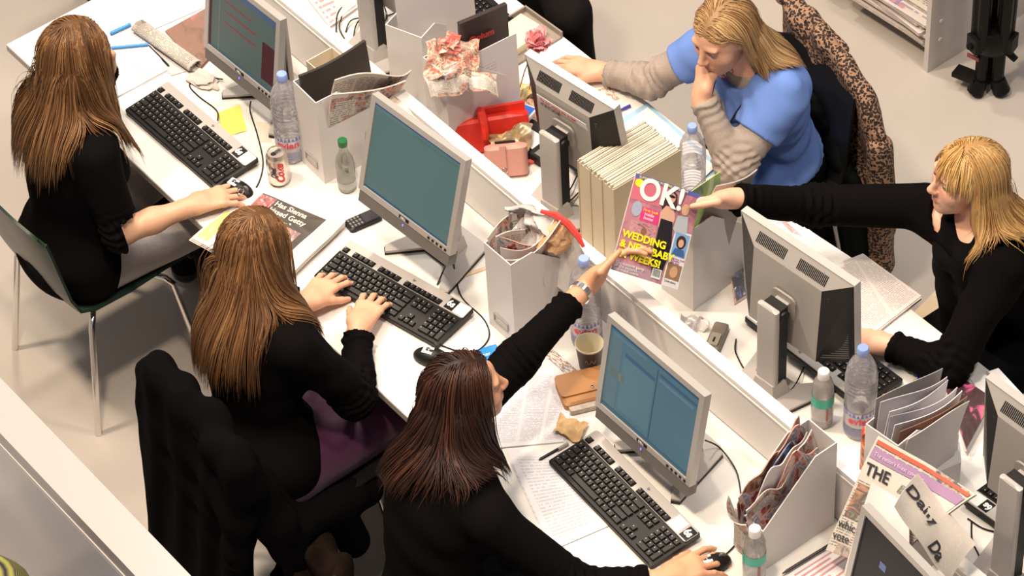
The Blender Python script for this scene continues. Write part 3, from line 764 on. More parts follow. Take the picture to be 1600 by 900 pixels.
def monitor(label, c, yaw, tilt, w=.375, h=.315, screen=(.13, .24, .22), marks=(), front=True, bar=.040, basey=.0, logo=True, neck=True, base_z=DZ, sticker=False, rear_neck=None, group=None):
    """c = world centre of the bezel plane; screen looks along local -y"""
    c = Vector(c); t = thing('monitor', label, 'monitor', (c.x, c.y, base_z), yaw, group=group); zc = c.z-base_z
    T = Matrix.Translation((0, 0, zc)) @ Matrix.Rotation(-tilt, 4, 'X')
    bw = .018
    def part(b, name, m): 
        b.v = [tuple(T @ Vector(v)) for v in b.v]; return b.build(name, m, t)
    b = MB(); y = 0
    b.box((0, .012, h/2-bw/2), (w, .024, bw)); b.box((0, .012, -h/2+bw/2), (w, .024, bw))
    b.box((-w/2+bw/2, .012, 0), (bw, .024, h-2*bw)); b.box((w/2-bw/2, .012, 0), (bw, .024, h-2*bw)); part(b, 'bezel', SILV)
    b = MB(); b.box((0, .010, 0), (w-2*bw, .010, h-2*bw)); part(b, 'screen', emis('screen_%d_%d' % (int(screen[0]*1000), int(screen[1]*1000)), screen, .8))
    W2, H2 = w-2*bw, h-2*bw
    for (u0, v0, u1, v1, col) in marks:
        b = MB(); b.box(((u0+u1)/2*W2-W2/2, .0046, (v0+v1)/2*H2-H2/2), ((u1-u0)*W2, .0006, (v1-v0)*H2)); part(b, 'screen_window', emis('scr_%d_%d_%d' % tuple(int(x*1000) for x in col), col, .8))
    # rear shell: thin at the top, deep lower down, with black louvred cheeks
    hh = h/2-.004; xi, xo, zs = w*.30, w/2-.002, hh*.70; yr = lambda z: .062+.030*(zs-z)/(zs+hh)
    P_ = [(-xo, .024, hh), (xo, .024, hh), (xi, .062, zs), (-xi, .062, zs), (-xi, .092, -hh), (xi, .092, -hh), (xo, .024, -hh), (-xo, .024, -hh)]
    b = MB(); b.add(P_, [(0, 1, 2, 3), (3, 2, 5, 4), (4, 5, 6, 7)]); part(b, 'rear_shell', SILVD)
    for sg, fc in ((1, (1, 6, 5, 2)), (-1, (0, 3, 4, 7))):
        b = MB(); b.add([P_[q_] for q_ in fc], [(0, 1, 2, 3)]); part(b, 'side_grille', BLKP)
        b = MB()
        for k in range(26):
            z = -h*.43+h*.70*k/25; y1 = yr(z)-.008; y0 = .034; x0, x1 = xo-(xo-xi)*(y0-.024)/(yr(z)-.024), xo-(xo-xi)*(y1-.024)/(yr(z)-.024)
            ln = math.hypot(x0-x1, y1-y0); b.box((sg*((x0+x1)/2+.0012), (y0+y1)/2, z), (ln, .0024, .0030), rz=math.atan2(y1-y0, x1-x0)*sg)
        part(b, 'grille_slats', GREYP)['kind'] = 'stuff'
    b = MB(); sl = math.atan2(.038, hh-zs)
    for k in range(46):
        if 18 < k < 27: continue
        Mv = Matrix.Translation((-w*.30+w*.60*k/45, .0436, (hh+zs)/2)) @ Matrix.Rotation(sl, 4, 'X'); b.box((0, 0, 0), (.0028, .002, .030), M=Mv)
    part(b, 'vent_slots', BLKP)['kind'] = 'stuff'
    b = MB(); b.rbox((0, 0, 0), (.085, .085, .006), .02, 4); b.v = [tuple(Matrix.Translation((0, .079, -.02)) @ Matrix.Rotation(math.pi/2, 4, 'X') @ Vector(v)) for v in b.v]; part(b, 'mount_plate', SILVD)
    b = MB(); b.box((0, .094, -.02), (.045, .034, .040)); part(b, 'pivot_block', SILVL)
    if sticker:
        b = MB(); b.box((.0, .0, .0), (.19, .001, .050), M=Matrix.Translation((0, yr(h*.17)+.001, h*.17)) @ Matrix.Rotation(-.113, 4, 'X')); part(b, 'address_label', PAPER)
        for j, (tx, mm) in enumerate((('Do not unplug this screen', REDI), ('IT & C 24 HR', INK))):
            M_ = T @ frame((.086, yr(h*.17)+.0045, h*.17+.006-.020*j), (-1, 0, 0), (0, 0, 1)); text(tx, .0135, M_, mm, t, bold=.0003)
    if front:
        if bar:
            b = MB(); b.box((0, .018, -h/2-bar/2), (w-.010, .032, bar)); part(b, 'speaker_bar', mat('speaker_grey', (.20, .185, .17), .6, bump=.6, bscale=900))
        for i in range(5): b = MB(); b.box((w*.27+i*.017, -.0012, -h/2+.009), (.007, .003, .006)); part(b, 'button', BLKP)
        b = MB(); b.box((0, -.0006, -h/2+.009), (.040, .0012, .010)); part(b, 'badge', BLKP)
        text('DELL', .0095, T @ frame((-.013, -.0014, -h/2+.0055), (1, 0, 0), (0, 0, 1)), WINK, t, bold=.0003)
        b = MB(); b.box((0, -.0010, -h/2-.012), (.003, .002, .007)); part(b, 'power_light', mat('blue_led', (.1, .1, .8), .3, emit=(.25, .2, 1.0), estr=1.5))
    if neck:
        top_ = T @ Vector((0, .114, -.02)); z1 = top_.z+.028; y1 = top_.y; yb = y1+.02
        b = MB(); b.box((0, 0, 0), (.060, .034, z1-.05)); 
        Mn = Matrix.Translation((0, y1, .05+(z1-.05)/2)); b.v = [tuple(Mn @ Vector(v)) for v in b.v]
        b.build('neck', BLKP, t)
        b = MB(); b.rbox((0, y1+.026, .03+(z1-.02)/2), (.070, .018, z1-.02), .006, 2, edge=.004); b.build('neck_cover', SILVL, t)
        b = MB(); b.lathe([(.018, -.036), (.020, -.03), (.020, .03), (.018, .036)], 14, Matrix.Translation((0, y1, top_.z)) @ Matrix.Rotation(math.pi/2, 4, 'Y')); b.build('hinge', BLKP, t)
        pl = [(-.135, -.12), (-.115, -.135), (-.045, -.045), (.045, -.045), (.115, -.135), (.135, -.12), (.085, .075), (.06, .09), (-.06, .09), (-.085, .075)]
        b = MB(); b.prism([(p[0], p[1]+y1) for p in pl], .001, .009); b.build('base_pad', BLKP, t)
        b = MB(); b.prism([(p[0]*.985, p[1]*.985+y1) for p in pl], .009, .017); b.build('base', SILVL, t)
        b = MB(); b.prism([(-.05, y1-.01), (.05, y1-.01), (.04, y1+.045), (-.04, y1+.045)], .017, .06, top_scale=.8); b.build('base_collar', SILVL, t)
    return t
PET = clear_mat('clear_plastic', (.99, .99, 1.0), .05, .12, .20, (.92, .90, .97)); PETW = clear_mat('milky_plastic', (.99, .985, .97), .04, .2, .26, (.86, .82, .76))
WATER = clear_mat('water', (.99, .99, 1.0), .03, .03, .05, (.85, .85, .9)); CAPB = mat('pale_blue_cap', (.28, .40, .82), .35); CAPW = mat('white_cap_plastic', (.80, .78, .75), .4)
def wrap_text(s, size, r, ang, z, m, parent, bold=.0004, shear=0, vertical=False, M=None):
    o = text(s, size, Matrix.Identity(4), m, parent, bold=bold, shear=shear, align='CENTER'); me = o.data
    for v in me.vertices:
        x, y, e = v.co
        if vertical: x, y = -y+size*.35, x
        a = ang+x/r; rr = r+.0004+max(e, 0); v.co = (rr*math.cos(a), rr*math.sin(a), z+y)
    me.update(); return o
def big_bottle(label, loc, label_bits=True, level=.0, cap=CAPB, tag_name='water_bottle', text_=None, sc=1.0, tint=None):
    t = thing(tag_name, label, 'bottle', loc, 0.0)
    r = .0435; prof = [(.030, .002), (.040, .004), (r, .014)]
    z = .014
    for k in range(7): prof += [(r, z+.004), (r-.0025, z+.010)]; z += .0125
    prof += [(r, .110), (r, .165)]; z = .165
    for k in range(4): prof += [(r-.003, z+.005), (r+.0008, z+.012)]; z += .014
    prof += [(r-.001, .225), (.040, .250), (.030, .275), (.018, .292), (.0145, .298), (.0145, .312)]
    prof = [(a*sc, q*sc) for a, q in prof]
    b = MB(); b.lathe(prof, 28, cap=False); b.add([(0, 0, .002)], []); b.build('shell', PET, t)
    b = MB(); b.lathe([(.0001, .302*sc), (.0160*sc, .302*sc), (.0165*sc, .304*sc), (.0160*sc, .322*sc), (.0140*sc, .325*sc), (.0001, .325*sc)], 20, cap=False); b.build('bottle_cap', cap, t)
    if label_bits:
        b = MB(); b.lathe([(r*sc+.0006, .052*sc), (r*sc+.0008, .108*sc)], 28, cap=False); b.build('label_band', clear_mat('label_film', (.95, .90, .95), .05, .2, .45, (.88, .80, .86)), t)
        wrap_text('evian', .034*sc, r*sc+.001, R(-42), .068*sc, mat('evian_red', (.80, .05, .10), .4), t, bold=.0008)
        b = MB()
        for k in range(9):
            a = R(-110+15*k); h_ = .012+.006*(k % 2); b.add([((r*sc+.0014)*math.cos(a-.10), (r*sc+.0014)*math.sin(a-.10), .094*sc), ((r*sc+.0014)*math.cos(a+.10), (r*sc+.0014)*math.sin(a+.10), .094*sc), ((r*sc+.0014)*math.cos(a), (r*sc+.0014)*math.sin(a), (.094+h_)*sc)], [(0, 1, 2)])
        b.build('mountain_print', mat('label_blue', (.10, .20, .65), .4), t)
        b = MB(); 
        for k in range(5): b.lathe([(r*sc+.0012, (.020+.006*k)*sc), (r*sc+.0012, (.0225+.006*k)*sc)], 24, cap=False)
        b.build('base_print', clear_mat('label_print_blue', (.6, .65, .95), .05, .2, .35, (.30, .36, .80)), t)
    if level:
        b = MB(); b.lathe([(.0001, .004), (.038*sc, .005), ((r-.003)*sc, .016), ((r-.003)*sc, level), (.0001, level)], 24, cap=False); b.build('water', WATER, t)
    return t
def small_bottle(label, loc, level=.12):
    t = thing('water_bottle', label, 'bottle', loc)
    prof = [(.0001, .002), (.026, .002), (.0295, .010), (.0300, .12), (.0285, .135), (.0285, .150), (.024, .168), (.0145, .182), (.0135, .185)]
    b = MB(); b.lathe(prof, 24, cap=False); b.build('shell', PETW, t)
    b = MB(); b.lathe([(.0001, .205), (.0145, .205), (.0160, .203), (.0165, .186), (.0165, .180), (.0001, .180)], 20, cap=False); b.build('bottle_cap', CAPW, t)
    b = MB(); b.lathe([(.0308, .085), (.0308, .118)], 24, cap=False); b.build('green_band', mat('label_green', (.04, .42, .30), .4), t)
    b = MB(); b.lathe([(.0306, .035), (.0306, .085)], 24, cap=False); b.build('label_band', clear_mat('label_film2', (.95, .95, .93), .05, .2, .35, (.85, .80, .78)), t)
    b = MB(); b.box((.0306, -.010, .060), (.0012, .006, .045), rz=-.2); b.build('label_mark', mat('label_brown', (.35, .12, .08), .5), t)
    b = MB(); b.lathe([(.0001, .004), (.0275, .005), (.0275, level), (.0001, level)], 20, cap=False); b.build('water', WATER, t)
    return t
def file_box(label, corner, rz=0.0, low=.16, flat=.075, flip=False, wd=.10, dp=.25, ht=.32, holder=True, mt=None, group=None):
    """magazine file; origin = middle of the tall narrow side at the bottom; body runs along local +y, low at the far end"""
    t = thing('magazine_file', label, 'magazine file', corner, rz, group); m = mt or WHITE2; th = .003
    prof = [(0, 0), (dp, 0), (dp, low), (flat, ht), (0, ht)]
    for s in (-1, 1):
        b = MB(); x0 = s*(wd/2-th/2); vs = [(x0-th/2, y, z) for y, z in prof]+[(x0+th/2, y, z) for y, z in prof]
        n = 5; b.add(vs, [tuple(range(n-1, -1, -1)), tuple(range(n, 2*n))]+[(i, (i+1) % n, n+(i+1) % n, n+i) for i in range(n)]); b.build('side_panel', m, t)
    # tall narrow side with the V shaped dip in its top edge
    b = MB(); hw = wd/2-th; b.add([(-hw, 0, 0), (hw, 0, 0), (hw, 0, ht), (-hw, 0, ht), (-hw, th, 0), (hw, th, 0), (hw, th, ht), (-hw, th, ht)], [(0, 1, 2, 3), (7, 6, 5, 4), (0, 4, 5, 1), (3, 2, 6, 7), (0, 3, 7, 4), (1, 5, 6, 2)]); b.build('end_panel', m, t)
    b = MB(); b.box((0, dp-th/2, low/2), (wd-2*th, th, low)); b.build('end_panel', m, t)
    b = MB(); b.box((0, dp/2, th/2), (wd-2*th, dp-2*th, th)); b.build('bottom', m, t)
    if holder:
        b = MB(); z = .055; hw = .030
        b.box((0, -.002, z+.012), (2*hw, .003, .003)); b.box((0, -.002, z-.014), (2*hw, .003, .005)); b.box((-hw, -.002, z-.001), (.004, .003, .028)); b.box((hw, -.002, z-.001), (.004, .003, .028)); b.build('label_holder', SILVD, t)
    return t
def sheet_thing(name, label, cat, fn, m, nx=10, ny=10, th=.0008, group=None, parent=None, amp=0, sc=10, seed=0, origin=None):
    """a top-level sheet given by a world space function"""
    o_ = Vector(origin) if origin is not None else Vector(fn(.5, .5)); o_ = Vector((o_.x, o_.y, min(Vector(fn(a, b)).z for a in (0, 1) for b in (0, 1))))
    def f2(u, v):
        p = Vector(fn(u, v)); 
        if amp: p = p+Vector((wob(p, sc, amp*.4, seed+1), wob(p, sc, amp*.4, seed+2), abs(wob(p, sc, amp*2, seed))))
        return p-o_
    b = MB(); b.sheet(nx, ny, f2, th); o = b.build(name, m, parent, o_); 
    return tag(o, label, cat, group) if not parent else o
def pq(px, z=DZ):
    """quad through four places of the photograph on plane z: (v=1,u=0),(v=1,u=1),(v=0,u=1),(v=0,u=0)"""
    a, b_, c, d = [at(x, y, z) for x, y in px]; return quad_on(d, c, b_, a)
def paper(label, px, m, z=.0012, th=.0006, amp=0.0, sc=8, seed=0, name='paper', cat='paper', n=8, group=None):
    return sheet_thing(name, label, cat, pq(px, DZ+z), m, n, n, th, group, amp=amp, sc=sc, seed=seed)
def stack(label, px, m, z0=.0005, h=.02, name='paper_stack', cat='papers', side=None, layers=6, seed=0, jitter=.004, piece='sheet'):
    """pile of sheets: every visible layer is its own slab"""
    rg = rnd(seed); q = [at(x, y, DZ+z0+h) for x, y in px]; c = sum(q, Vector())/4; t = thing(name, label, cat, (c.x, c.y, DZ+z0)); lh = h/layers
    for i in range(layers):
        dx, dy, a = rg.uniform(-jitter, jitter), rg.uniform(-jitter, jitter), rg.uniform(-.02, .02)
        pts = []
        for p in q:
            r = p-c; pts.append((r.x*math.cos(a)-r.y*math.sin(a)+dx, r.x*math.sin(a)+r.y*math.cos(a)+dy))
        pts = pts[::-1] if ((pts[1][0]-pts[0][0])*(pts[2][1]-pts[1][1])-(pts[1][1]-pts[0][1])*(pts[2][0]-pts[1][0])) < 0 else pts
        if i == layers-1:
            b = MB(); zt = h-lh; pp = [Vector((p.x-c.x, p.y-c.y, 0)) for p in q]; f = quad_on(pp[3], pp[2], pp[1], pp[0])
            b.sheet(6, 6, lambda u, v: f(u, v)+Vector((0, 0, h)), lh*.92); b.build(piece, m, t)
        else:
            b = MB(); b.prism(pts, i*lh, (i+.93)*lh); b.build(piece, side or m, t)
    return t
def tucked(name, label, cat, base, along, width, height, m, lean=(0, 0, 0), wave=.012, z=.02, seed=0, top=None, th=.0015, nx=12, ny=10, curl=0.0, group=None):
    """sheet or booklet standing upright in a file. base = world point of the bottom start, along = unit dir"""
    base = Vector(base); al = Vector(along).normalized(); pr = al.cross(Vector((0, 0, 1))); ln = Vector(lean); rg = rnd(seed); ph = rg.uniform(0, 6)
    def fn(u, v):
        hh = height*(1 if top is None else top(u))
        return base+al*(width*u)+Vector((0, 0, z+hh*v))+ln*v*v+pr*(wave*math.sin(3.5*u+ph+2*v)*v+curl*v*v*math.sin(math.pi*u))
    return sheet_thing(name, label, cat, fn, m, nx, ny, th, group)
def crumple(name, label, cat, c, r, m, seed=0, flat=.5, sc=14, amp=.5, n=3, group=None):
    bm = bmesh.new(); bmesh.ops.create_icosphere(bm, subdivisions=n, radius=1.0); r = Vector(r) if hasattr(r, '__len__') else Vector((r, r, r*flat))
    for v in bm.verts:
        d = v.co.normalized(); k = 1+amp*mnoise.noise(d*1.7+Vector((seed, 0, 0)))+amp*.6*mnoise.noise(d*4.1+Vector((0, seed, 0))); 
        v.co = Vector((d.x*r.x*k, d.y*r.y*k, d.z*r.z*k))
        v.co.z = max(v.co.z, -r.z*.8)
    me = bpy.data.meshes.new(name); bm.to_mesh(me); bm.free(); me.materials.append(m); o = link(name, me, None, (c[0], c[1], c[2]+r.z*.8)); return tag(o, label, cat, group)
def pen(label, a, b_, m, capm=None, name='pen', r=.0038, caplen=.35):
    a, b_ = Vector(a), Vector(b_); d = (b_-a).normalized(); L = (b_-a).length; t = thing(name, label, 'pen', a); z = Vector((0, 0, r))
    b = MB(); b.tube([z, z+d*L*.06, z+d*L*(1-caplen)], [r*.3, r, r], 8); b.build('barrel', m, t)
    if caplen: b = MB(); b.tube([z+d*L*(1-caplen), z+d*L*.98, z+d*L], [r*1.2, r*1.1, r*.7], 8); b.build('pen_cap', capm or m, t)
    return t
def chair_shell(label, loc, rz, m, width=.43, group=None, legs=True, legm=None):
    t = thing('chair', label, 'chair', loc, rz, group)
    prof = [(.215, .435), (.205, .455), (.12, .452), (.0, .440), (-.12, .442), (-.175, .465), (-.205, .53), (-.225, .62), (-.245, .72), (-.262, .80), (-.270, .84)]
    def fn(u, v):
        k = v*(len(prof)-1); i = min(int(k), len(prof)-2); f = k-i; y = prof[i][0]*(1-f)+prof[i+1][0]*f; z = prof[i][1]*(1-f)+prof[i+1][1]*f
        x = (u-.5)*width*(1-.10*max(0, v-.8)*5*0-.12*v*v); e = abs(2*u-1)**3
        back = max(0, (v-.45)/.55); return (x, y+.035*e*back, z+.022*e*(1-back)-.05*abs(2*u-1)**3*max(0, (v-.80)/.20)**2)
    b = MB(); b.sheet(20, 30, fn, .009); b.build('seat_shell', m, t)
    for sx in (-1, 1):
        for sy, yb in ((1, .195), (-1, -.205)):
            b = MB(); b.tube([(sx*.03, sy*.06, .425), (sx*.15, sy*.10, .425), (sx*.19, sy*.13, .418), (sx*.205, sy*.145, .395), (sx*.235, yb, 0.0)], .010, 10); b.build('leg', legm or CHROME, t)
    return t
def coat_leopard():
    m = mat('leopard_fur', (.4, .2, .1), .85); nt = m.node_tree; N = nt.nodes.new; L = nt.links.new; b = nt.nodes['Principled BSDF']
    tc = N('ShaderNodeTexCoord'); n = N('ShaderNodeTexNoise'); n.inputs['Scale'].default_value = 30; L(tc.outputs['Object'], n.inputs['Vector'])
    mx = N('ShaderNodeVectorMath'); mx.operation = 'MULTIPLY_ADD'; mx.inputs[1].default_value = (.02, .02, .02); L(n.outputs['Color'], mx.inputs[0]); L(tc.outputs['Object'], mx.inputs[2])
    vo = N('ShaderNodeTexVoronoi'); vo.inputs['Scale'].default_value = 52; L(mx.outputs[0], vo.inputs['Vector'])
    cr = N('ShaderNodeValToRGB'); cr.color_ramp.interpolation = 'LINEAR'; e = cr.color_ramp.elements
    e[0].position = .0; e[0].color = (.09, .035, .018, 1); e[1].position = 1; e[1].color = (.30, .18, .11, 1)
    for p, c in ((.16, (.10, .04, .02)), (.24, (.010, .006, .006)), (.49, (.014, .008, .008)), (.60, (.36, .21, .13))): q = e.new(p); q.color = (*c, 1)
    L(vo.outputs['Distance'], cr.inputs[0]); L(cr.outputs[0], b.inputs['Base Color'])
    vo.inputs['Scale'].default_value = 118; return m

# ============================================================ people
BLACK = mat('black_knit', (.0045, .0038, .0038), .9, bump=.35, bscale=300, spec=.04)
BLACKJ = mat('black_jacket', (.0042, .0038, .0042), .85, bump=.2, bscale=200, spec=.04)
BLUE = mat('blue_tshirt', (.145, .255, .62), .85, var=.08, vscale=12, bump=.2, bscale=300, spec=.2)
GREYK = mat('grey_jersey', (.36, .30, .26), .9, var=.12, vscale=140, bump=.2, bscale=300, spec=.2)
PURPLE = mat('purple_satin', (.075, .014, .055), .55, bump=.1, sheen=.2)
SKIRT = mat('pale_knit_skirt', (.42, .38, .36), .9, var=.18, vscale=160, bump=.4, bscale=160)
TROUSER = mat('dark_trousers', (.005, .005, .006), .9, spec=.04)
SHOE = mat('dark_shoe', (.015, .012, .012), .4)
RING = mat('silver_ring', (.8, .8, .8), .2, metal=1)
def lower(fig, m, k='skirt', grow=.014, cut=None, h=.009):
    S = Solid(); T = fig['T'].p; S.p = [T[0]]+T[-7:-1] if False else [p for p in T]
    d = fig['d']; g = Solid(); 
    H = np.array(d['hip']); g.merge(type('x', (), {'p': [fig['T'].p[0]]})(), grow)
    for q in 'LR':
        kn = np.array(d['kn'+q]); ft = np.array(d['ft'+q]); s = 1 if q == 'R' else -1
        hp = H+fig['A'][:, 0]*s*.09
        g.cap(hp, kn, .098*d.get('w', 1)+grow-.01, .072+grow-.01, .07)
        if k == 'trousers': g.cap(kn, ft, .068, .055, .04)
    if k == 'skirt':
        tg = Solid()
        for q in 'LR':
            kn = np.array(d['kn'+q]); ft = np.array(d['ft'+q]); tg.cap(kn, ft, .062, .044, .04); tg.cap(kn, kn*.7+np.array([*kn[:2], .45])*.3, .064, .06, .03)
        garment(fig, 'tights', TROUSER, tg, h=.009, amp=0)
    return garment(fig, k, m, g, h=h, amp=.0015, f=22, seed=5)
def shoes(fig):
    d = fig['d']
    for q in 'LR':
        ft = np.array(d['ft'+q]); kn = np.array(d['kn'+q]); dr = unit([*(ft-np.array(d['hip']))[:2], 0]); S = Solid()
        S.cap(ft-np.array([0, 0, .015]), ft+dr*.14-np.array([0, 0, .045]), .045, .034, .03); v, qd = solid_mesh(S, .008)
        link('shoe', mesh_from('shoe', [(v-fig['off'], qd)], SHOE), fig['t'])
def top(fig, m, name='jumper', cutL=0.0, cutR=0.0, neck=.02, bottom=None, grow=.012, h=.0055, amp=.004, f=38, seed=1, sleeves=True, parts='torso', extra=None, k=.03, skirt=0, rip=.0038):
    """sweater or jacket over the torso and arms; cutL/R = how far before the wrist the sleeve ends"""
    d = fig['d']; S = Solid(); T = fig['T']
    S.merge(Solid_from(T.p[:4+ (2 if d.get('bust', 1) else 0)*0]), grow+.004)
    if d.get('bust', 1):
        S.merge(Solid_from([p for p in T.p if p[0] == 'e' and abs(p[2][0]-.058) < 1e-6]), grow)
    fns = []
    N = np.array(d['neck']); u = fig['A'][:, 2]; f_ = fig['A'][:, 1]
    if sleeves:
        for q in 'LR':
            cut = cutL if q == 'L' else cutR
            sh, el, wr = [np.array(d[z+q]) for z in ('sh', 'el', 'wr')]; dr = unit(wr-el); end = wr-dr*cut
            S.cap(sh, el, .060+grow*.5, .050+grow*.4, .05)
            if (end-el)@dr > 0: S.cap(el, end, .050+grow*.3, .036+grow*.3, .03); S.cap(end-dr*.012, end, .040+grow*.3, .040+grow*.3, .006)
    if extra: extra(S)
    def clip(P):
        rn = np.linalg.norm((P-N)-((P-N)@u)[:, None]*u, axis=1); c = np.where(rn < .13, (P-(N+u*neck))@u, -1.0)
        if bottom is not None: c = np.maximum(c, -((P-np.array(d['hip']))@u+bottom))
        for q in 'LR':
            sh, el, wr = [np.array(d[z+q]) for z in ('sh', 'el', 'wr')]; dr = unit(wr-el); cut = cutL if q == 'L' else cutR
            end = wr-dr*cut; r = np.linalg.norm(P-end, axis=1)
            c = np.where(r < .075, np.maximum(c, (P-end)@dr-.002), c)
        return c
    def ripple(P):
        o = np.zeros(len(P))
        for q in 'LR':
            sh, el, wr = [np.array(d[z+q]) for z in ('sh', 'el', 'wr')]; cut = cutL if q == 'L' else cutR
            for a, b_, w0 in ((sh, el, .5), (el, wr-unit(wr-el)*cut, 1.0)):
                L = np.linalg.norm(b_-a); dr = (b_-a)/max(L, 1e-6); t = (P-a)@dr; r = np.linalg.norm(P-a-t[:, None]*dr, axis=1)
                m = np.exp(-((t-L if w0 < 1 else np.minimum(t, L-t))/.07)**2)*(r < .085)*(t > -.03)*(t < L+.03)
                o += m*rip*np.sin(t*2*math.pi/.026+2.2*np.sin(P[:, 0]*55+P[:, 2]*60+seed)+seed)
        return o
    return garment(fig, name, m, S, h=h, clip=clip, amp=amp, f=f, seed=seed, dx=ripple)
def Solid_from(ps):
    s = Solid(); s.p = list(ps); return s
def ring_on(fig, P, dr, r=.0095):
    c = np.array(P)-fig['off']; q = Vector(dr).to_track_quat('Z', 'Y').to_matrix().to_4x4(); q.translation = Vector(c)
    b = MB(); b.lathe([(r, -.002), (r+.0016, -.002), (r+.0016, .002), (r, .002), (r, -.002)], 16, q, cap=False); b.build('ring', RING, fig['t'])

A3 = np.array
def deep(px, py, P, e):
    """point seen at a place of the photograph, e metres behind the depth of P"""
    d = CF*FPX+CR*(px-800)-CU*(py-450); return CAM+d*(((np.array(P)-CAM)@CF+e)/FPX)
def MAGP(u, v):
    tl, tr, br, bl_ = A3((1.403, .736, 1.256)), A3((1.495, .888, 1.144)), A3((1.604, .705, .984)), A3((1.512, .552, 1.096))
    return (bl_*(1-u)+br*u)*(1-v)+(tl*(1-u)+tr*u)*v
# --- woman top left, green chair, right hand on a mouse
m1 = at(352, 300, .755)
p1 = dict(hip=(-.02, -.27, .53), neck=(-.03, -.17, 1.045), shL=(-.20, -.17, .985), shR=(.125, -.19, .985), w=.95,
          head=(-.075, -.105, 1.185), face=(.14, 1, -.30), up=(0, .25, 1),
          elL=(-.28, .02, .77), wrL=(-.18, .04, .99), elR=(.20, -.20, .745), wrR=tuple(A3(at(300, 322, .768))),
          knL=(-.14, .14, .52), knR=(.13, .12, .53), ftL=(-.16, .18, .08), ftR=(.10, .14, .08),
          handL=dict(f=(.25, -.1, 1), n=(-.3, 1, 0), o=dict(curl=(40, 50, 30))),
          handR=dict(f=A3(at(378, 296, .765))-A3(at(300, 322, .768)), n=(0, 0, 1), o=dict(curl=(12, 26, 14), spread=7, thumb=(30, 10))))
F1 = make_person('woman with long wavy light brown hair, black jacket, on the green chair', p1, skin=(.68, .39, .25))
top(F1, BLACKJ, 'jacket', cutL=.02, cutR=.215, bottom=.058, neck=.0, seed=2, amp=.005, extra=lambda S: S.ell(A3(p1['hip'])+F1['A'][:, 2]*.02+F1['A'][:, 1]*.012, (.196, .142, .15), F1['A'], .04))
lower(F1, SKIRT, 'skirt', grow=.002); shoes(F1)
make_hair(F1, [(.055, .022, .009), (.13, .058, .022), (.24, .12, .048), (.38, .21, .09)], n=3200, length=.44, seed=11, curl=.014, layers=.026, back=.35)
tp = F1['tips']['R']; ring_on(F1, tp[2][0]-np.array(tp[2][1])*.052+np.array([0, 0, .012]), tp[2][1], .0105)

# --- woman in the middle typing with both hands
kc = Vector((.9159, .2437, DZ))
p2 = dict(hip=(1.00, -.30, .53), neck=(.920, -.222, 1.045), shL=(.775, -.165, .98), shR=(1.105, -.205, .985), w=1.0,
          head=(.862, -.158, 1.155), face=(-.05, 1, -.42), up=(0, .4, 1),
          elL=(.66, -.07, .74), wrL=tuple(A3(at(478, 474, .785))), elR=(1.16, -.07, .745), wrR=tuple(A3(at(560, 512, .79))),
          knL=(.88, .13, .52), knR=(1.09, .12, .52), ftL=(.86, .20, .08), ftR=(1.07, .20, .08),
          handL=dict(f=A3(at(545, 408, .775))-A3(at(478, 474, .785)), n=(0, 0, 1), o=dict(curl=(14, 24, 14), spread=8, thumb=(28, 5))),
          handR=dict(f=A3(at(600, 440, .775))-A3(at(560, 512, .79)), n=(0, 0, 1), o=dict(curl=(14, 24, 14), spread=7, thumb=(30, 5))))
F2 = make_person('woman with long straight brown hair in a black jumper, typing with both hands', p2, skin=(.74, .40, .26))
top(F2, BLACK, 'jumper', cutL=.035, cutR=.03, bottom=.045, neck=.0, seed=4, amp=.004, extra=lambda S: S.ell(A3(p2['hip'])+F2['A'][:, 2]*.03, (.215, .180, .16), F2['A'], .05))
lower(F2, PURPLE, 'skirt', grow=.022); shoes(F2)
make_hair(F2, [(.06, .025, .010), (.13, .058, .022), (.22, .105, .04), (.34, .18, .075)], n=3200, length=.47, part=.005, seed=21, curl=.002, layers=.018, back=.5)

# --- woman in front passing the magazine
p3 = dict(hip=(1.80, -.33, .55), neck=(1.675, -.155, 1.02), shL=(1.595, -.07, .980), shR=(1.90, -.17, .95), w=1.05,
          head=(1.637, -.042, 1.138), face=(.34, .88, .10), up=(-.05, -.10, 1),
          elL=(1.548, .195, 1.020), wrL=tuple(deep(920, 444, MAGP(.12, .14), .040)), elR=(2.09, -.04, .765), wrR=tuple(A3(at(1040, 905, .762))),
          knL=(1.68, .10, .54), knR=(1.90, .12, .54), ftL=(1.66, .18, .08), ftR=(1.88, .18, .08),
          handL=dict(f=CR*.68+CU*.72-CF*.05, n=np.cross(-CF, CR*.7+CU*.7), o=dict(curl=(18, 30, 20), spread=2, tn=-.02, ts=-1.15, tl=1.25, thumb=(64, 60))),
          handR=dict(f=A3(at(1100, 878, .765))-A3(at(1040, 905, .762)), n=(0, 0, 1), o=dict(curl=(12, 22, 12), spread=9, thumb=(35, 15))))
F3 = make_person('dark haired woman in a black jumper with a steel watch, reaching out to the magazine', p3, skin=(.70, .36, .21))
top(F3, BLACK, 'jumper', cutL=.088, cutR=.045, bottom=.12, neck=.0, seed=7, amp=.004, f=48)
lower(F3, TROUSER, 'trousers'); shoes(F3)
make_hair(F3, [(.014, .006, .004), (.022, .008, .005), (.035, .012, .007), (.06, .020, .010), (.14, .052, .022)], n=3200, length=.35, seed=31, curl=.018, layers=.024, back=.8, hl=.055)
wl = A3(p3['wrL']); dl = unit(wl-A3(p3['elL'])); o_ = F3['off']
q = Vector(dl).to_track_quat('Z', 'Y').to_matrix().to_4x4(); q.translation = Vector(wl-dl*.036-o_)
